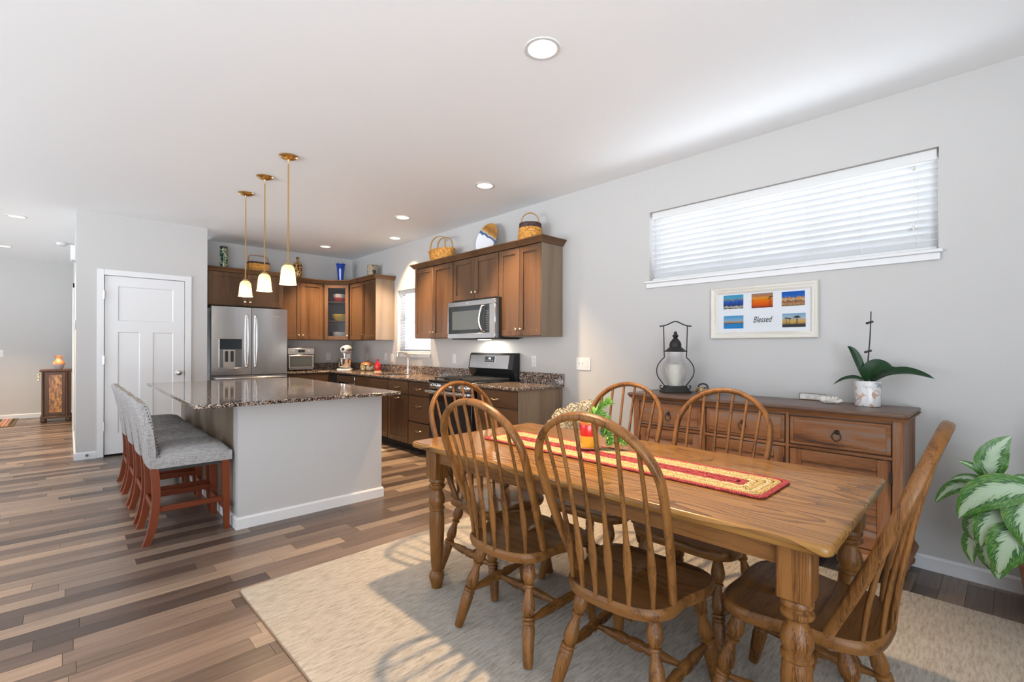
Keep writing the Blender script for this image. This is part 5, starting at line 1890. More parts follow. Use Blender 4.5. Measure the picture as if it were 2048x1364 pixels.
# orchid leaves: local offsets (y sideways, x depth, z up)
for (b, c, t_, w_, up) in [((0, 0.01, 0.135), (-0.01, 0.05, 0.33), (-0.02, 0.095, 0.345), 0.021, (1, 0.4, 0.5)),
                           ((0, 0.02, 0.150), (0.0, 0.09, 0.185), (-0.02, 0.165, 0.115), 0.020, (-0.6, 0.2, 1)),
                           ((0, 0.01, 0.145), (-0.03, -0.02, 0.265), (-0.04, -0.12, 0.225), 0.047, (-0.9, -0.1, 0.45)),
                           ((0.01, -0.01, 0.140), (0.02, -0.06, 0.22), (0.0, -0.175, 0.200), 0.046, (-0.6, 0, 0.8)),
                           ((0.02, -0.02, 0.140), (0.01, -0.13, 0.25), (-0.01, -0.29, 0.172), 0.040, (-0.5, 0, 0.85))]:
    leaf_obj(leaf(b, c, t_, w_, up, 0.25, shape=0.8), 'leaf', 'leafdark', op)
leaf_obj(leaf((0, 0, 0.10), (-0.03, 0, 0.125), (-0.068, -0.005, 0.112), 0.034, (0, 0, 1), -0.3, shape=0.6), 'leaf', 'leafbase', op)
obj('flower_spike', MB().tube(catmull([(0, 0.004, 0.12), (0, 0.0, 0.25), (0, -0.010, 0.40), (0, -0.014, 0.546)], 4), [0.004 - 0.0001 * k for k in range(13)], 8), 'stem', op)
for z, yy in ((0.482, -0.012), (0.315, -0.005)):
    m_ = MB().tube([(-0.004, yy + 0.016, z - 0.003), (-0.005, yy, z + 0.002), (-0.004, yy - 0.014, z + 0.006)], (0.004, 0.006), 6)
    m_.sphere((-0.004, yy + 0.016, z - 0.003), 0.007, 8, 6)
    obj('stake_clip', m_, 'iron', op)

# ------------------------------------------------------------------ framed photographs
pf = thing('picture_frame', 'whitewashed multi-photo frame reading Blessed above the sideboard', 'picture frame', (XW, 1.218, 1.313))
fy0, fy1, fz0, fz1 = 0.868, 1.567, 1.3135, 1.689
prof = [(0.0, 0.0), (0.0, 0.020), (0.006, 0.030), (0.016, 0.028), (0.028, 0.018), (0.034, 0.020), (0.044, 0.014), (0.048, 0.010), (0.048, 0.0)]
def side(p0, p1, m0, m1):
    # mitred frame side: p along the wall plane (y,z), inward normal by offset
    mb = MB()
    R = []
    for (py, pz), (my, mz) in ((p0, m0), (p1, m1)):
        R.append([(XW - 0.001 - h, py + my * o, pz + mz * o) for o, h in prof])
    return mb.rings(R)
for a, b, ma, mb_, mt in (((fy0, fz0), (fy1, fz0), (1, 1), (-1, 1), 'framey'), ((fy0, fz1), (fy1, fz1), (1, -1), (-1, -1), 'framey'), ((fy0, fz0), (fy0, fz1), (1, 1), (1, -1), 'framez'), ((fy1, fz0), (fy1, fz1), (-1, 1), (-1, -1), 'framez')):
    obj('frame_side', side(a, b, ma, mb_), mt, pf, True, smooth=30)
mo = obj('mat_board', MB().box(XW - 0.008, XW - 0.002, fy0 + 0.046, fy1 - 0.046, fz0 + 0.042, fz1 - 0.040), 'mat', pf, True, smooth=0)


def photo_mat(name, stops, nscale, namp, extra=None):
    """flat print: bands by height, edges broken by noise; UV v = height"""
    m, nt, bs = new_mat(name)
    uv = N(nt, 'ShaderNodeUVMap', uv_map='UVMap')
    sep = N(nt, 'ShaderNodeSeparateXYZ')
    nt.links.new(uv.outputs[0], sep.inputs[0])
    n = N(nt, 'ShaderNodeTexNoise')
    n.inputs['Scale'].default_value = nscale
    n.inputs['Detail'].default_value = 4
    nt.links.new(uv.outputs[0], n.inputs['Vector'])
    s = N(nt, 'ShaderNodeMath', operation='MULTIPLY_ADD')
    s.inputs[1].default_value = namp
    nt.links.new(n.outputs[0], s.inputs[0])
    nt.links.new(sep.outputs['Y'], s.inputs[2])
    t_ = N(nt, 'ShaderNodeMath', operation='SUBTRACT')
    t_.inputs[1].default_value = namp * 0.5
    nt.links.new(s.outputs[0], t_.inputs[0])
    r = ramp(nt, [(p, tuple(0.62 * q for q in c_)) for p, c_ in stops])
    nt.links.new(t_.outputs[0], r.inputs[0])
    nt.links.new(r.outputs[0], bs.inputs['Base Color'])
    bs.inputs['Roughness'].default_value = 0.6
    bs.inputs['Specular IOR Level'].default_value = 0.1
    return m


def photo(y0, y1, z0, z1, mat):
    mb = MB().grid([[(XW - 0.0085, y0, z0), (XW - 0.0085, y0, z1)], [(XW - 0.0085, y1, z0), (XW - 0.0085, y1, z1)]])
    mb.luv = [(1, 0), (1, 1), (0, 0), (0, 1)]
    M['_p'] = mat
    o = leaf_obj(mb, 'photograph', '_p', mo)
    o.data.transform(Matrix.Translation(-Vector(pf.location)))
    return o


blk = (0.02, 0.02, 0.025)
ph = [photo(1.338, 1.479, 1.532, 1.632, photo_mat('photo_peaks', [(0.0, blk), (0.12, (0.7, 0.65, 0.5)), (0.22, (0.03, 0.05, 0.16)), (0.42, (0.02, 0.09, 0.40)), (0.6, (0.05, 0.16, 0.5)), (0.66, (0.30, 0.20, 0.16)), (0.74, (0.10, 0.42, 0.62)), (1.0, (0.05, 0.35, 0.6))], 7, 0.5)),
      photo(1.143, 1.282, 1.529, 1.630, photo_mat('photo_sunset', [(0.0, (0.16, 0.02, 0.01)), (0.14, (0.65, 0.10, 0.02)), (0.3, (0.85, 0.14, 0.005)), (0.55, (0.9, 0.22, 0.01)), (0.68, (0.85, 0.34, 0.03)), (0.8, (0.5, 0.22, 0.12)), (1.0, (0.42, 0.24, 0.16))], 5, 0.12)),
      photo(0.949, 1.088, 1.530, 1.627, photo_mat('photo_rocks', [(0.0, (0.16, 0.14, 0.04)), (0.15, (0.6, 0.32, 0.16)), (0.3, (0.25, 0.10, 0.05)), (0.45, (0.75, 0.48, 0.25)), (0.58, (0.5, 0.25, 0.12)), (0.64, (0.03, 0.16, 0.55)), (1.0, (0.01, 0.11, 0.5))], 9, 0.5)),
      photo(1.337, 1.477, 1.388, 1.481, photo_mat('photo_lake', [(0.0, (0.02, 0.28, 0.68)), (0.36, (0.04, 0.25, 0.6)), (0.40, (0.03, 0.06, 0.07)), (0.44, (0.42, 0.27, 0.17)), (0.54, (0.5, 0.36, 0.26)), (0.60, (0.30, 0.50, 0.66)), (1.0, (0.06, 0.36, 0.72))], 3, 0.08)),
      photo(0.944, 1.084, 1.387, 1.480, photo_mat('photo_palms', [(0.0, (0.03, 0.035, 0.05)), (0.2, (0.07, 0.07, 0.08)), (0.27, (0.45, 0.28, 0.10)), (0.4, (0.75, 0.45, 0.10)), (0.55, (0.6, 0.45, 0.25)), (0.66, (0.5, 0.6, 0.66)), (1.0, (0.22, 0.45, 0.66))], 5, 0.12))]
def palm(mb, y, z, h, r):
    x_ = XW - 0.0092
    mb.box(x_ - 0.0003, x_, y - r * 0.09, y + r * 0.09, z, z + h)
    for k in range(11):
        a = pi * (k / 10) * 1.3 - 0.15 * pi
        e = (y + r * cos(a), z + h + r * 0.55 * sin(a) - 0.15 * r)
        s_ = (y, z + h)
        dy, dz = e[0] - s_[0], e[1] - s_[1]
        L = hypot(dy, dz)
        ny, nz = -dz / L * r * 0.09, dy / L * r * 0.09
        mb.add([(x_, s_[0] + ny, s_[1] + nz), (x_, e[0], e[1]), (x_, s_[0] - ny, s_[1] - nz)], [(0, 1, 2)])
def sil(p, pal):
    m_ = MB()
    for q in pal: palm(m_, *q)
    obj('palm_print', m_, 'ink', pf, True, smooth=0)
sil(1, [(1.156, 1.53, 0.072, 0.018), (1.166, 1.53, 0.062, 0.014), (1.277, 1.53, 0.055, 0.009)])
sil(4, [(0.995, 1.397, 0.058, 0.030), (1.040, 1.41, 0.036, 0.016), (1.060, 1.41, 0.040, 0.016)])
tm = Matrix.Translation((XW - 0.0088, 1.213, 1.445)) @ Matrix(((0, 0, -1, 0), (-1, 0, 0, 0), (0, 1, 0, 0), (0, 0, 0, 1)))
o = text_mesh('lettering', 'Blessed', 0.060, 'ink', pf, Matrix.Translation(-Vector(pf.location)) @ tm, 0.38, 0.0001, 0.66, 0.0003)
m_ = MB()
for z in (1.385, 1.419, 1.50, 1.55, 1.60):
    m_.box(XW - 0.0083, XW - 0.0081, 0.925, 1.512, z, z + 0.0006)
obj('board_lines', m_, plain('mat_line', (0.68, 0.70, 0.74), 0.8), mo, True, smooth=0)

# ------------------------------------------------------------------ leafy plant by the wall
ag = thing('potted_aglaonema', 'large potted plant with silver variegated leaves by the right wall', 'potted plant', (3.285, -0.155, 0))
obj('pot', MB().lathe([(0.001, 0.0), (0.105, 0.0), (0.112, 0.006), (0.145, 0.235), (0.155, 0.240), (0.155, 0.275), (0.142, 0.275), (0.135, 0.235), (0.001, 0.235)], n=36, cap=False), 'terra', ag)
obj('soil', MB().lathe([(0.138, 0.236), (0.001, 0.250)], n=20, cap=False), 'soil', ag)
# (base, control, tip, half width, surface normal), offsets from the pot
LV = [((0.0, -0.10, 0.55), (-0.05, -0.22, 0.72), (-0.08, -0.36, 0.60), 0.080, (-0.4, 0, 1)),
      ((-0.05, -0.10, 0.50), (-0.20, -0.16, 0.58), (-0.30, -0.22, 0.36), 0.085, (-0.7, 0, 0.8)),
      ((0.05, -0.05, 0.60), (0.08, -0.08, 0.82), (0.05, -0.12, 0.95), 0.070, (-1, 0, 0.1)),
      ((0.02, -0.12, 0.45), (0.02, -0.30, 0.50), (0.0, -0.42, 0.32), 0.080, (-0.3, 0, 1)),
      ((-0.06, -0.06, 0.50), (-0.20, -0.03, 0.50), (-0.21, 0.03, 0.22), 0.080, (-1, 0.0, 0.4))]
LV = [tuple(tuple(q[i] - (0.115 if i == 0 else 0) for i in range(3)) for q in (b, c, t_)) + (w_, up) for b, c, t_, w_, up in LV]
LV += [((-0.125, 0.226, 0.619), (-0.150, 0.262, 0.745), (-0.130, 0.166, 0.845), 0.060, (-1, -0.25, 0.1)),
       ((-0.125, 0.228, 0.604), (-0.135, 0.262, 0.690), (-0.155, 0.352, 0.706), 0.020, (-0.8, -0.2, 0.6)),
       ((-0.085, 0.225, 0.580), (-0.085, 0.310, 0.650), (-0.065, 0.378, 0.585), 0.026, (-0.7, 0.0, 0.7)),
       ((-0.065, 0.230, 0.580), (-0.055, 0.370, 0.610), (-0.045, 0.436, 0.452), 0.036, (-0.85, 0.1, 0.5)),
       ((-0.205, 0.080, 0.620), (-0.265, 0.270, 0.650), (-0.225, 0.338, 0.445), 0.076, (-1.0, 0.15, 0.45)),
       ((-0.175, 0.145, 0.535), (-0.240, 0.250, 0.490), (-0.225, 0.262, 0.335), 0.062, (-1, 0.2, 0.25)),
       ((-0.215, 0.135, 0.470), (-0.285, 0.180, 0.400), (-0.262, 0.206, 0.238), 0.074, (-1, 0.1, 0.2)),
       ((-0.085, 0.235, 0.460), (-0.110, 0.320, 0.400), (-0.105, 0.290, 0.325), 0.046, (-1, 0.3, 0.2)),
       ((-0.080, 0.250, 0.360), (-0.105, 0.325, 0.330), (-0.105, 0.292, 0.208), 0.042, (-1, 0.4, 0.1)),
       ((-0.105, 0.230, 0.340), (-0.135, 0.262, 0.285), (-0.135, 0.226, 0.205), 0.040, (-1, 0.3, 0.1)),
       ((-0.135, 0.175, 0.290), (-0.180, 0.215, 0.240), (-0.185, 0.205, 0.190), 0.034, (-1, 0.2, 0.1)),
       ((-0.215, 0.110, 0.600), (-0.300, 0.120, 0.540), (-0.285, 0.118, 0.380), 0.084, (-1, 0.05, 0.3)),
       ((-0.130, 0.070, 0.640), (-0.135, 0.140, 0.685), (-0.135, 0.176, 0.632), 0.028, (-0.5, 0.0, 0.9))]
for b, c, t_, w_, up in LV:
    leaf_obj(leaf(b, c, t_, w_, up, 0.14, 16, 8, shape=0.78, curl=0.10), 'leaf', 'agla', ag)
for b, c, t_, w_, up in LV:
    b = Vector(b)
    r0 = Vector(((b.x + 0.115) * 0.3, b.y * 0.3, 0.24))
    obj('stalk', MB().tube(catmull([r0, r0.lerp(b, 0.55) + Vector((0, 0, 0.03)), b, b.lerp(Vector(c), 0.12)], 4), [0.010 - 0.0006 * k for k in range(13)], 7), 'leafbase', ag)

# ------------------------------------------------------------------ dried flowers by the cabinet end
df = thing('dried_hydrangeas', 'bunch of cream dried hydrangeas in a floor vase by the cabinet end', 'dried flowers', (3.26, 2.66, 0))
obj('vase', MB().lathe([(0.001, 0), (0.085, 0), (0.10, 0.02), (0.125, 0.15), (0.11, 0.32), (0.075, 0.40), (0.085, 0.43), (0.078, 0.43), (0.068, 0.40), (0.001, 0.38)], n=28, cap=False), 'greyglaze', df)
dr2 = random.Random(8)
def floret_head(c, r, n_):
    m_ = MB()
    for k in range(n_):
        zc = 1 - 2 * (k + 0.5) / n_
        a = k * 2.399963
        rr = sqrt(max(0, 1 - zc * zc))
        d = Vector((rr * cos(a), rr * sin(a), zc))
        p = Vector(c) + d * r * (0.86 + 0.2 * dr2.random())
        u_ = d.cross(Vector((0.2, 0.4, 1))).normalized()
        v_ = d.cross(u_)
        ph_ = dr2.random() * 2
        for q in range(4):
            b_ = ph_ + q * pi / 2
            e = (u_ * cos(b_) + v_ * sin(b_))
            f_ = (u_ * cos(b_ + 0.6) + v_ * sin(b_ + 0.6))
            g_ = (u_ * cos(b_ - 0.6) + v_ * sin(b_ - 0.6))
            s_ = 0.012 + 0.006 * dr2.random()
            m_.add([p, p + g_ * s_ * 0.7 + d * s_ * 0.35, p + e * s_ * 1.2 + d * s_ * (0.2 + 0.5 * dr2.random()), p + f_ * s_ * 0.7 + d * s_ * 0.35], [(0, 1, 2, 3)])
    return m_
heads = [(-0.22, -0.02, 0.565, 0.078), (-0.12, 0.02, 0.625, 0.085), (-0.02, -0.02, 0.60, 0.080), (0.03, 0.03, 0.665, 0.085), (0.15, 0.0, 0.70, 0.075), (0.13, 0.02, 0.60, 0.078), (0.21, 0.0, 0.62, 0.05), (-0.08, 0.05, 0.54, 0.075), (0.08, -0.06, 0.55, 0.07)]
for hx, hy, hz, hr in heads:
    h_ = obj('flower_head', floret_head((hx * 0.9, hy - hx * 0.25, hz), hr, 110), 'dried', df, smooth=0, normals=False)
    obj('stem', MB().tube(catmull([(0.0 + hx * 0.15, hy * 0.2, 0.40), (hx * 0.4, hy * 0.5, hz - 0.14), (hx * 0.9, hy - hx * 0.25, hz)], 4), 0.0035, 6), 'stem', df)

# ------------------------------------------------------------------ things on the counters
to = thing('toaster_oven', 'stainless toaster oven on the counter beside the refrigerator', 'toaster oven', (2.368, 7.372, CZ1 + 0.0005))
tw, th_, td = 0.388, 0.345, 0.30
obj('body', MB().box(0.004, tw - 0.004, 0.012, td, 0.022, th_ - 0.004, 0.012), 'black', to)
obj('control_panel', MB().box(0, tw, 0.0, 0.014, 0.252, th_, 0.004), 'steel', to)
obj('front_frame', MB().box(0, tw, 0.002, 0.014, 0.020, 0.250, 0.003), 'black', to)
dd = obj('door', shaker(0.012, tw - 0.012, 0.045, 0.245, -0.006, 0.012, 0.022, panel=False), 'steel', to)
obj('door_glass', MB().box(0.034, tw - 0.034, -0.003, 0.003, 0.067, 0.223), 'mwwindow', dd, smooth=0)
mb = MB().turn((0.03, -0.040, 0.228), (tw - 0.03, -0.040, 0.228), [(0, 0.006), (0.02, 0.008), (0.98, 0.008), (1, 0.006)], 10)
for xx in (0.05, tw - 0.06): mb.box(xx, xx + 0.01, -0.038, -0.004, 0.222, 0.234)
obj('handle', mb, 'chrome', dd)
obj('display', MB().box(0.145, 0.245, -0.002, 0.001, 0.280, 0.318), 'display', to, smooth=0)
for xx in (0.082, 0.305):
    obj('dial', MB().turn((xx, 0.0, 0.298), (xx, -0.022, 0.298), [(0, 0.020), (0.2, 0.020), (0.3, 0.016), (1, 0.014)], 16), 'chrome', to)
obj('crumb_tray', MB().box(0.02, tw - 0.02, -0.004, 0.012, 0.022, 0.040, 0.002), 'steel', to)
for xx in (0.04, tw - 0.04):
    for yy in (0.04, td - 0.04):
        obj('foot', MB().lathe([(0.014, 0), (0.016, 0.022)], (xx, yy, 0), 12), 'blackmat', to)

mx = thing('stand_mixer', 'white stand mixer with steel bowl in the counter corner', 'mixer', (3.115, 7.045, CZ1 + 0.0005), radians(-130))
# local: x forward (bowl side)
obj('base', MB().slab([(p.x, p.y) for p in catmull([(-0.13, 0.06, 0), (-0.13, -0.06, 0), (-0.04, -0.075, 0), (0.10, -0.105, 0), (0.165, -0.07, 0), (0.165, 0.07, 0), (0.10, 0.105, 0), (-0.04, 0.075, 0)], 4, True)], 0.0, 0.036, 0.010, 3), 'white', mx)
R = []
for (cx_, hx_, hy_, z) in ((-0.085, 0.042, 0.052, 0.030), (-0.082, 0.038, 0.044, 0.09), (-0.078, 0.036, 0.040, 0.17), (-0.072, 0.042, 0.044, 0.235), (-0.06, 0.05, 0.05, 0.27)):
    R.append([(cx_ + hx_ * cos(a), hy_ * sin(a), z) for a in [2 * pi * k / 18 for k in range(18)]])
obj('column', MB().rings(R), 'white', mx)
R = []
for (x, ry, rz, zc) in ((-0.155, 0.008, 0.010, 0.320), (-0.145, 0.040, 0.040, 0.322), (-0.11, 0.062, 0.062, 0.326), (-0.04, 0.068, 0.070, 0.326), (0.05, 0.064, 0.064, 0.324), (0.12, 0.056, 0.054, 0.322), (0.155, 0.040, 0.038, 0.322), (0.165, 0.012, 0.012, 0.322)):
    R.append([(x, ry * cos(a), zc + rz * sin(a)) for a in [2 * pi * k / 20 for k in range(20)]])
hd_ = obj('motor_head', MB().rings(R), 'white', mx)
m_ = MB()
for s in (-1, 1):
    m_.add([(-0.12, s * 0.0625, 0.330), (0.135, s * 0.0545, 0.328), (0.135, s * 0.0545, 0.316), (-0.12, s * 0.0625, 0.316)], [(0, 1, 2, 3)])
    m_.box(-0.12, 0.135, s * 0.0640 - 0.004, s * 0.0640 + 0.004, 0.314, 0.328)
obj('trim_band', m_, 'iron', hd_, smooth=0)
obj('hub', MB().turn((0.160, 0, 0.330), (0.178, 0, 0.330), [(0, 0.022), (0.6, 0.022), (1, 0.018)], 16), 'black', hd_)
obj('beater_shaft', MB().lathe([(0.022, 0.265), (0.022, 0.25), (0.010, 0.24), (0.008, 0.15)], (0.085, 0, 0), 14), 'chrome', mx)
bl_ = [(0.045, 0.037), (0.060, 0.042), (0.085, 0.07), (0.098, 0.11), (0.102, 0.190), (0.105, 0.193)]
obj('bowl', MB().lathe(bl_ + [(r - 0.003, z) for r, z in reversed(bl_)], (0.075, 0, 0), 30), 'chrome', mx)
obj('speed_lever', MB().tube([(-0.03, -0.06, 0.30), (-0.03, -0.092, 0.295)], [0.004, 0.008], 8), 'iron', mx)

cj = thing('casserole_dish', 'brown-lidded painted round casserole on the counter corner', 'casserole', (3.375, 6.845, CZ1 + 0.0005))
obj('pot', MB().lathe([(0.001, 0), (0.085, 0), (0.105, 0.012), (0.112, 0.05), (0.108, 0.085), (0.104, 0.09), (0.001, 0.09)], n=28), 'cookie', cj)
ld_ = obj('lid', MB().lathe([(0.112, 0.088), (0.114, 0.096), (0.095, 0.116), (0.055, 0.132), (0.020, 0.138), (0.001, 0.139)], n=28), 'cookielid', cj)
obj('knob', MB().lathe([(0.010, 0.138), (0.008, 0.145), (0.018, 0.155), (0.014, 0.164), (0.001, 0.166)], n=16), 'cookielid', ld_)
rb = thing('red_bottle', 'glossy red bottle on the counter in front of the casserole', 'bottle', (3.320, 6.425, CZ1 + 0.0005))
obj('base_plate', MB().lathe([(0.001, 0), (0.050, 0), (0.054, 0.006), (0.050, 0.014), (0.001, 0.014)], n=24), 'saucer', rb)
obj('bottle', MB().lathe([(0.038, 0.0145), (0.044, 0.03), (0.047, 0.07), (0.045, 0.10), (0.036, 0.125), (0.020, 0.140), (0.015, 0.155), (0.018, 0.170), (0.001, 0.171)], n=24), 'redglass', rb)
obj('stopper', MB().lathe([(0.010, 0.171), (0.016, 0.180), (0.012, 0.190), (0.001, 0.191)], n=14), 'redglass', rb)


# ------------------------------------------------------------------ outlets and switches
def plate(label, c, axis, w=0.072, h=0.118, kind='outlet', cat='outlet'):
    """axis 'x': on the right wall facing -X; 'y': facing -Y"""
    t = thing('wall_outlet' if kind == 'outlet' else 'switch_plate', label, cat, c, RW if axis == 'x' else 0)
    obj('cover', MB().box(-w / 2, w / 2, -0.0065, -0.0005, -h / 2, h / 2, 0.002), 'white', t)
    if kind == 'outlet':
        for z in (-0.02, 0.02):
            m_ = MB().box(-0.016, 0.016, -0.0085, -0.006, z - 0.014, z + 0.014, 0.002)
            f = obj('receptacle', m_, 'white', t)
            m2 = MB().box(-0.007, -0.005, -0.009, -0.0084, z - 0.004, z + 0.006)
            m2.box(0.005, 0.007, -0.009, -0.0084, z - 0.004, z + 0.006)
            obj('slots', m2, 'ink', f, smooth=0)
    elif kind == 'rocker':
        obj('rocker', MB().box(-0.016, 0.016, -0.009, -0.006, -0.033, 0.033, 0.002), 'white', t)
    elif kind == 'triple':
        for xx in (-0.046, -0.008):
            obj('toggle', MB().box(xx - 0.005, xx + 0.005, -0.016, -0.006, -0.002, 0.014, 0.002), 'white', t)
        obj('rocker', MB().box(0.025, 0.058, -0.009, -0.006, -0.033, 0.033, 0.002), 'white', t)
    return t


plate('white outlet on the back wall between toaster oven and mixer', (3.136, YB, 1.092), 'y')
plate('white outlet above the casserole dish', (XW, 7.213, 1.09), 'x')
plate('white switch plate on the wall right of the red bottle', (XW, 6.590, 1.105), 'x', kind='rocker', cat='switch')
plate('white outlet behind the tip of the faucet', (XW, 6.392, 1.085), 'x')
plate('white switch plate between sink window and range', (XW, 4.827, 1.105), 'x', kind='rocker', cat='switch')
plate('white outlet right of the range backguard', (XW, 3.431, 1.105), 'x')
plate('wide white triple switch plate on the wall past the counter end', (XW, 2.786, 1.095), 'x', 0.168, 0.118, 'triple', 'switch')
plate('white switch plate on the far hall wall at the left edge', (-0.835, YF, 1.12), 'y', kind='rocker', cat='switch')

# ------------------------------------------------------------------ things on top of the cabinets
CT = TOP + 0.0008
ty = YB - 0.27
vz = thing('mosaic_vase', 'tall cylindrical green mosaic vase on the cabinet above the refrigerator', 'vase', (1.567, ty, CT))
obj('vase', MB().lathe([(0.001, 0), (0.046, 0), (0.047, 0.005), (0.047, 0.333), (0.043, 0.335), (0.041, 0.33), (0.041, 0.02), (0.001, 0.02)], n=28, cap=False), 'mosaic', vz)
obj('rim', MB().lathe([(0.0475, 0.318), (0.0485, 0.322), (0.0485, 0.334), (0.0475, 0.338), (0.042, 0.338)], n=28, cap=False), 'iron', vz)


def basket(name, label, loc, rx, ry, h, flare, mats, handles, rotz=0.0, nstake=26, rows=9, square=0.0, lid=False):
    t = thing(name, label, 'basket', loc, rotz)
    def R_(f): return 1 + flare * (f - 1)
    def pt(a, f, off=0.0):
        s = R_(f)
        c_, s_ = cos(a), sin(a)
        if square:
            c_ = math.copysign(abs(c_) ** square, c_)
            s_ = math.copysign(abs(s_) ** square, s_)
        return Vector(((rx * s + off) * c_, (ry * s + off) * s_, 0))
    m_ = MB()
    prof = [[(pt(2 * pi * k / 32, f, -0.006) + Vector((0, 0, h * f))) for k in range(32)] for f in (0.01, 0.5, 0.98)]
    m_.rings(prof, cap=False)
    m_.add(prof[0], [tuple(range(32))])
    obj('lining', m_, mats[1], t)
    for r in range(rows):
        f = (r + 0.5) / rows
        P = []
        n_ = nstake * 2
        for k in range(n_):
            a = 2 * pi * k / n_
            off = 0.0035 * cos(k * pi + r * pi)
            p = pt(a, f, off)
            P.append((p.x, p.y, h * f))
        obj('weaver', MB().tube(P, (0.0026, h / rows * 0.53), 6, closed=True), mats[0] if r not in mats[2] else mats[3], t, smooth=70)
    P = [(pt(2 * pi * k / 40, 1.0, 0.002)) for k in range(40)]
    obj('rim', MB().tube([(p.x, p.y, h) for p in P], (0.006, 0.009), 8, closed=True), mats[4], t, smooth=70)
    for (pts, wd) in handles:
        obj('handle', MB().tube(catmull(pts, 5), wd, 8, ref=(1, 0, 0.01)), 'bentwood', t, smooth=60)
    if lid:
        obj('lid', MB().slab([(pt(2 * pi * k / 32, 1.0, -0.002).x, pt(2 * pi * k / 32, 1.0, -0.002).y) for k in range(32)], h - 0.004, h + 0.006, 0.003), mats[0], t)
    return t


basket('picnic_basket', 'rectangular brown basket with a bail handle behind the pendants', (2.003, ty, CT), 0.130, 0.090, 0.165, 0.02, ('wicker', 'wickerdark', (8,), 'wickerdark', 'wickerdark'), [([(-0.128, 0, 0.05), (-0.130, 0, 0.18), (-0.122, 0, 0.245), (-0.09, 0, 0.268), (0, 0, 0.272), (0.09, 0, 0.268), (0.122, 0, 0.245), (0.130, 0, 0.18), (0.128, 0, 0.05)], (0.010, 0.006))], square=0.35)
for hobj in bpy.data.objects['picnic_basket'].children:
    if hobj.name.startswith('handle'):
        hobj.data.materials[0] = M['cookielid']
bt = thing('amber_bottle', 'amber beaded bottle with a long neck on the cabinets', 'bottle', (2.553, ty, CT))
obj('bottle', MB().lathe([(0.001, 0), (0.058, 0), (0.062, 0.006), (0.064, 0.10), (0.063, 0.18), (0.056, 0.222), (0.038, 0.242), (0.022, 0.256), (0.018, 0.27), (0.018, 0.315)], n=28), 'amber', bt)
m_ = MB()
rb_ = random.Random(4)
for k in range(64):
    z = 0.015 + 0.19 * rb_.random()
    a = rb_.random() * 2 * pi
    m_.sphere((0.064 * cos(a), 0.064 * sin(a), z), 0.0075, 7, 5)
obj('beads', m_, 'amber', bt)['kind'] = 'stuff'
obj('neck_ring', MB().lathe([(0.018, 0.305), (0.023, 0.308), (0.023, 0.322), (0.018, 0.325), (0.001, 0.325)], n=18), 'wickerdark', bt)
bv = thing('blue_vase', 'tall cobalt blue footed vase above the corner cabinet', 'vase', (3.235, YB - 0.25, CT))
obj('foot', MB().lathe([(0.001, 0), (0.048, 0), (0.050, 0.008), (0.034, 0.022), (0.030, 0.028)], n=28), 'bluevase', bv)
vp = [(0.030, 0.027), (0.040, 0.035), (0.048, 0.10), (0.058, 0.20), (0.066, 0.285), (0.077, 0.296), (0.078, 0.308)]
obj('body', MB().lathe(vp + [(r - 0.005, z) for r, z in reversed(vp)], n=28, cap=False), 'bluevase', bv)
ck = thing('painted_crock', 'painted cylindrical crock on the cabinet left of the sink window', 'crock', (3.395, 6.755, CT))
cp_ = [(0.001, 0), (0.070, 0), (0.075, 0.006), (0.076, 0.195)]
obj('crock', MB().lathe(cp_ + [(0.070, 0.195), (0.069, 0.02), (0.001, 0.02)], n=28, cap=False), 'crock', ck)
obj('rim', MB().lathe([(0.0745, 0.190), (0.080, 0.194), (0.080, 0.206), (0.074, 0.210), (0.068, 0.206), (0.069, 0.19)], n=28, cap=False), 'crock', ck)
basket('wicker_basket', 'wide honey wicker basket with two looped handles above the cabinets', (3.385, 4.890, CT), 0.115, 0.225, 0.155, 0.16, ('wicker', 'wicker', (), 'wicker', 'wicker'), [([(s * 0.055, -0.150, 0.10), (s * 0.055, -0.150, 0.20), (s * 0.05, -0.12, 0.285), (s * 0.045, -0.02, 0.325), (s * 0.045, 0.09, 0.320), (s * 0.05, 0.155, 0.27), (s * 0.055, 0.170, 0.20), (s * 0.055, 0.170, 0.10)], (0.0065, 0.010)) for s in (-1, 1)], nstake=22, rows=8)
bk_ = basket('small_basket', 'small orange basket with dark trim and hoop handle at the cabinet end', (3.375, 3.335, CT), 0.104, 0.104, 0.185, -0.22, ('wicker', 'wickerdark', (0, 8, 7), 'wickerdark', 'wickerdark'), [([(0, -0.092, 0.11), (0, -0.090, 0.20), (0, -0.07, 0.27), (0, 0, 0.305), (0, 0.07, 0.27), (0, 0.090, 0.20), (0, 0.092, 0.11)], (0.006, 0.012))])
for hobj in bk_.children:
    if hobj.name.startswith('handle'):
        hobj.data.transform(Matrix.Rotation(radians(45), 4, 'Z'))


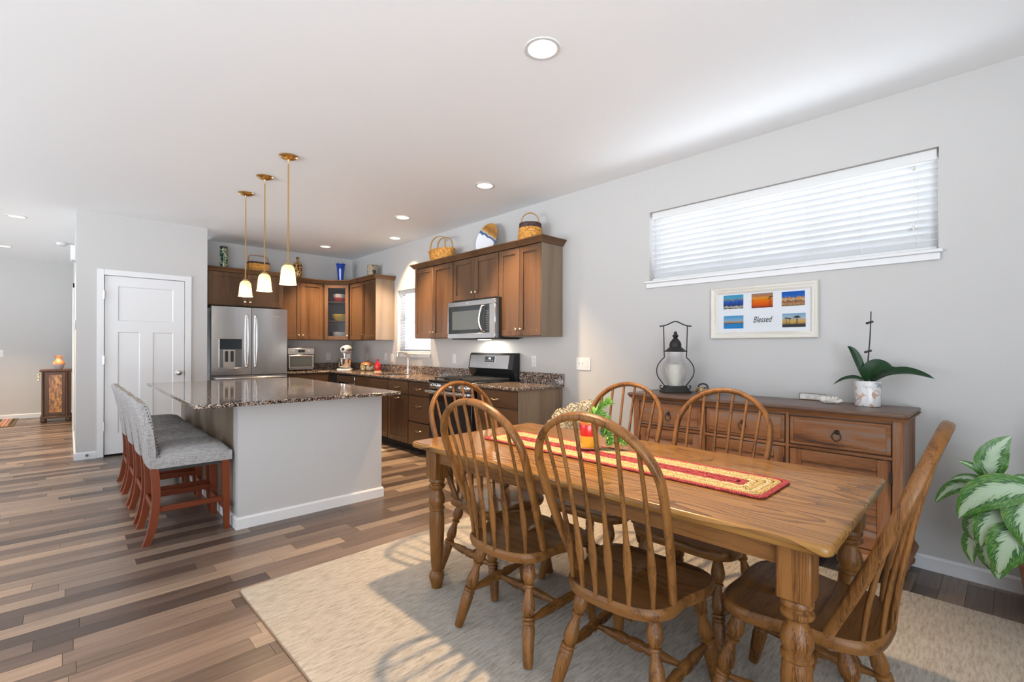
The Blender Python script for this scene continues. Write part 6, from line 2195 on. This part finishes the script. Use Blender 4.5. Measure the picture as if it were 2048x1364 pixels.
def plate_mat():
    m, nt, bs = new_mat('painted_plate')
    tc = N(nt, 'ShaderNodeTexCoord')
    sep = N(nt, 'ShaderNodeSeparateXYZ')
    nt.links.new(tc.outputs['Object'], sep.inputs[0])
    n = N(nt, 'ShaderNodeTexNoise')
    n.inputs['Scale'].default_value = 9
    n.inputs['Detail'].default_value = 3
    nt.links.new(tc.outputs['Object'], n.inputs['Vector'])
    a = N(nt, 'ShaderNodeMath', operation='MULTIPLY_ADD')
    a.inputs[1].default_value = -0.55
    nt.links.new(sep.outputs['Y'], a.inputs[0])
    nt.links.new(sep.outputs['Z'], a.inputs[2])
    b = N(nt, 'ShaderNodeMath', operation='MULTIPLY_ADD')
    b.inputs[1].default_value = 0.10
    nt.links.new(n.outputs[0], b.inputs[0])
    nt.links.new(a.outputs[0], b.inputs[2])
    r = ramp(nt, [(0.0, (0.80, 0.82, 0.86)), (0.222, (0.80, 0.82, 0.86)), (0.232, (0.05, 0.10, 0.26)), (0.255, (0.06, 0.12, 0.30)), (0.262, (0.62, 0.48, 0.30)), (0.29, (0.42, 0.22, 0.05)), (0.33, (0.28, 0.11, 0.015)), (0.40, (0.46, 0.24, 0.05))])
    nt.links.new(b.outputs[0], r.inputs[0])
    nt.links.new(r.outputs[0], bs.inputs['Base Color'])
    bs.inputs['Roughness'].default_value = 0.12
    return m


pt_ = thing('display_plate', 'round display plate painted brown, blue and white leaning above the microwave', 'plate', (3.430, 4.055, CT))
M['plate'] = plate_mat()
m_ = MB().lathe([(0.001, 0.010), (0.10, 0.010), (0.125, 0.014), (0.178, 0.026), (0.180, 0.022), (0.13, 0.006), (0.10, 0.0), (0.001, 0.0)], n=44)
m_.xf(Matrix.Translation((0, 0, 0.181)) @ Matrix.Rotation(radians(-76), 4, 'Y'))
zmin = min(v[2] for v in m_.v)
m_.xf(Matrix.Translation((0, 0, -zmin)))
obj('dish', m_, 'plate', pt_)
m_ = MB()
for s in (-1, 1):
    m_.tube(catmull([(-0.045, s * 0.05, 0.012), (-0.05, s * 0.05, 0.003), (0.0, s * 0.05, 0.003), (0.05, s * 0.04, 0.003), (0.062, s * 0.03, 0.10)], 4), 0.003, 6, ref=(0, 1, 0))
obj('stand', m_, 'bentwood', pt_)

# ------------------------------------------------------------------ the hall beyond
YFc = 10.80
hc = thing('antique_cabinet', 'dark antique cabinet with amber burl door panel in the hall', 'cabinet', (-0.140, YFc, 0))
x0, x1, hz = -0.190, 0.185, 0.858
obj('body', MB().box(x0 + 0.012, x1 - 0.012, 0.012, 0.40, 0.10, hz - 0.030), 'antique', hc, smooth=0)
obj('top', MB().slab([(x0 - 0.012, -0.012), (x1 + 0.005, -0.012), (x1 + 0.005, 0.42), (x0 - 0.012, 0.42)], hz - 0.030, hz, 0.008, 2), 'antique', hc)
obj('plinth', MB().box(x0 - 0.004, x1 + 0.002, -0.006, 0.41, 0.060, 0.100, 0.006), 'antique', hc)
dr_ = obj('door', shaker(x0 + 0.055, x1 - 0.080, 0.115, hz - 0.040, -0.004, 0.016, 0.042, panel=False), 'antique', hc)
obj('burl_panel', MB().box(x0 + 0.095, x1 - 0.120, 0.004, 0.012, 0.155, hz - 0.080), 'burl', dr_, smooth=0)
for xx in (x0 + 0.028, x1 - 0.030, x1 - 0.062):
    obj('column', MB().lathe([(0.013, 0.10), (0.015, 0.12), (0.011, 0.14), (0.013, 0.45), (0.011, 0.78), (0.015, 0.80), (0.013, hz - 0.032)], (xx, 0.004, 0), 12), 'antique', hc)
m_ = MB()
for z in (0.78, 0.74, 0.70): m_.tube(catmull([(x0 - 0.008, 0.03, z), (x0 - 0.030, 0.02, z + 0.012), (x0 - 0.016, 0.0, z - 0.012)], 3), 0.006, 6)
obj('carved_bracket', m_, 'brass', hc)
for xx in (x0 + 0.035, x1 - 0.040):
    for yy in (0.03, 0.37):
        obj('bun_foot', MB().lathe([(0.020, 0), (0.036, 0.014), (0.040, 0.034), (0.030, 0.058), (0.022, 0.061)], (xx, yy, 0), 16), 'antique', hc)
ov = thing('orange_vase', 'orange and grey waisted vase on the antique cabinet', 'vase', (-0.115, YFc + 0.20, hz + 0.0005))
obj('lower_body', MB().lathe([(0.001, 0), (0.040, 0), (0.044, 0.006), (0.064, 0.045), (0.076, 0.085)], n=28, cap=False), 'greyglaze', ov)
obj('upper_body', MB().lathe([(0.076, 0.085), (0.078, 0.095), (0.070, 0.120), (0.046, 0.150), (0.040, 0.180), (0.046, 0.205), (0.064, 0.228), (0.060, 0.229), (0.040, 0.205), (0.034, 0.18)], n=28, cap=False), 'orangeglaze', ov)
fm_ = thing('entry_mat', 'dark striped entry mat on the hall floor at the left edge', 'mat', (-1.12, 11.20, 0))
obj('mat_body', MB().slab(rrect(0.50, 0.56, 0.01, 2), 0.0005, 0.010, 0.003), 'matmix', fm_)
for k, mt in enumerate(('iron', 'cookielid', 'potrim', 'cookielid', 'iron')):
    xa = 0.28 + k * 0.04
    obj('stripe', MB().box(xa, xa + 0.030, -0.54, 0.54, 0.0095, 0.0112), mt, fm_, smooth=0)
km = thing('kitchen_mat', 'tan woven mat on the kitchen floor beside the island', 'mat', (2.55, 5.72, 0))
obj('mat_body', MB().slab(rrect(0.25, 0.55, 0.02, 3), 0.0005, 0.009, 0.003), 'rug', km)
obj('border', MB().slab(rrect(0.258, 0.558, 0.02, 3), 0.0003, 0.005), 'twig', km)
sd = thing('smoke_detector', 'white smoke detector on the hall ceiling by the pantry corner', 'smoke detector', (-0.075, 9.45, CEIL))
obj('base', MB().lathe([(0.065, -0.0005), (0.068, -0.010), (0.062, -0.014), (0.001, -0.014)], n=28), 'white', sd)
obj('cover', MB().lathe([(0.058, -0.014), (0.056, -0.030), (0.040, -0.042), (0.001, -0.044)], n=28), 'white', sd)
dc = thing('door_chime', 'white door chime box high on the hall wall by the pantry corner', 'door chime', (0.059, 7.42, 2.31))
obj('cover', MB().box(-0.045, -0.001, -0.10, 0.10, -0.085, 0.085, 0.008), 'white', dc)
obj('base', MB().box(-0.008, -0.0005, -0.105, 0.105, -0.09, 0.09, 0.002), 'white', dc)
ts = thing('thermostat', 'small grey thermostat on the hall wall edge by the pantry corner', 'thermostat', (0.059, 7.30, 1.49))
obj('case', MB().box(-0.018, -0.0005, -0.05, 0.05, -0.055, 0.055, 0.006), 'white', ts)
obj('screen', MB().box(-0.0195, -0.0175, -0.03, 0.03, -0.02, 0.035), 'rubber', ts, smooth=0)
cs = thing('door_2', 'white cased doorway edge along the hall wall', None, (0.059, 9.3, 0), kind='structure')
m_ = MB()
for yy in (8.85, 9.70): m_.box(-0.018, -0.0005, yy - 9.3 - 0.04, yy - 9.3 + 0.04, 0, 2.11, 0.003)
m_.box(-0.018, -0.0005, -0.49, 0.44, 2.045, 2.11, 0.003)
obj('casing', m_, 'trim', cs)
obj('slab', MB().box(-0.006, -0.0005, -0.41, 0.36, 0.01, 2.044), 'trim', cs, smooth=0)
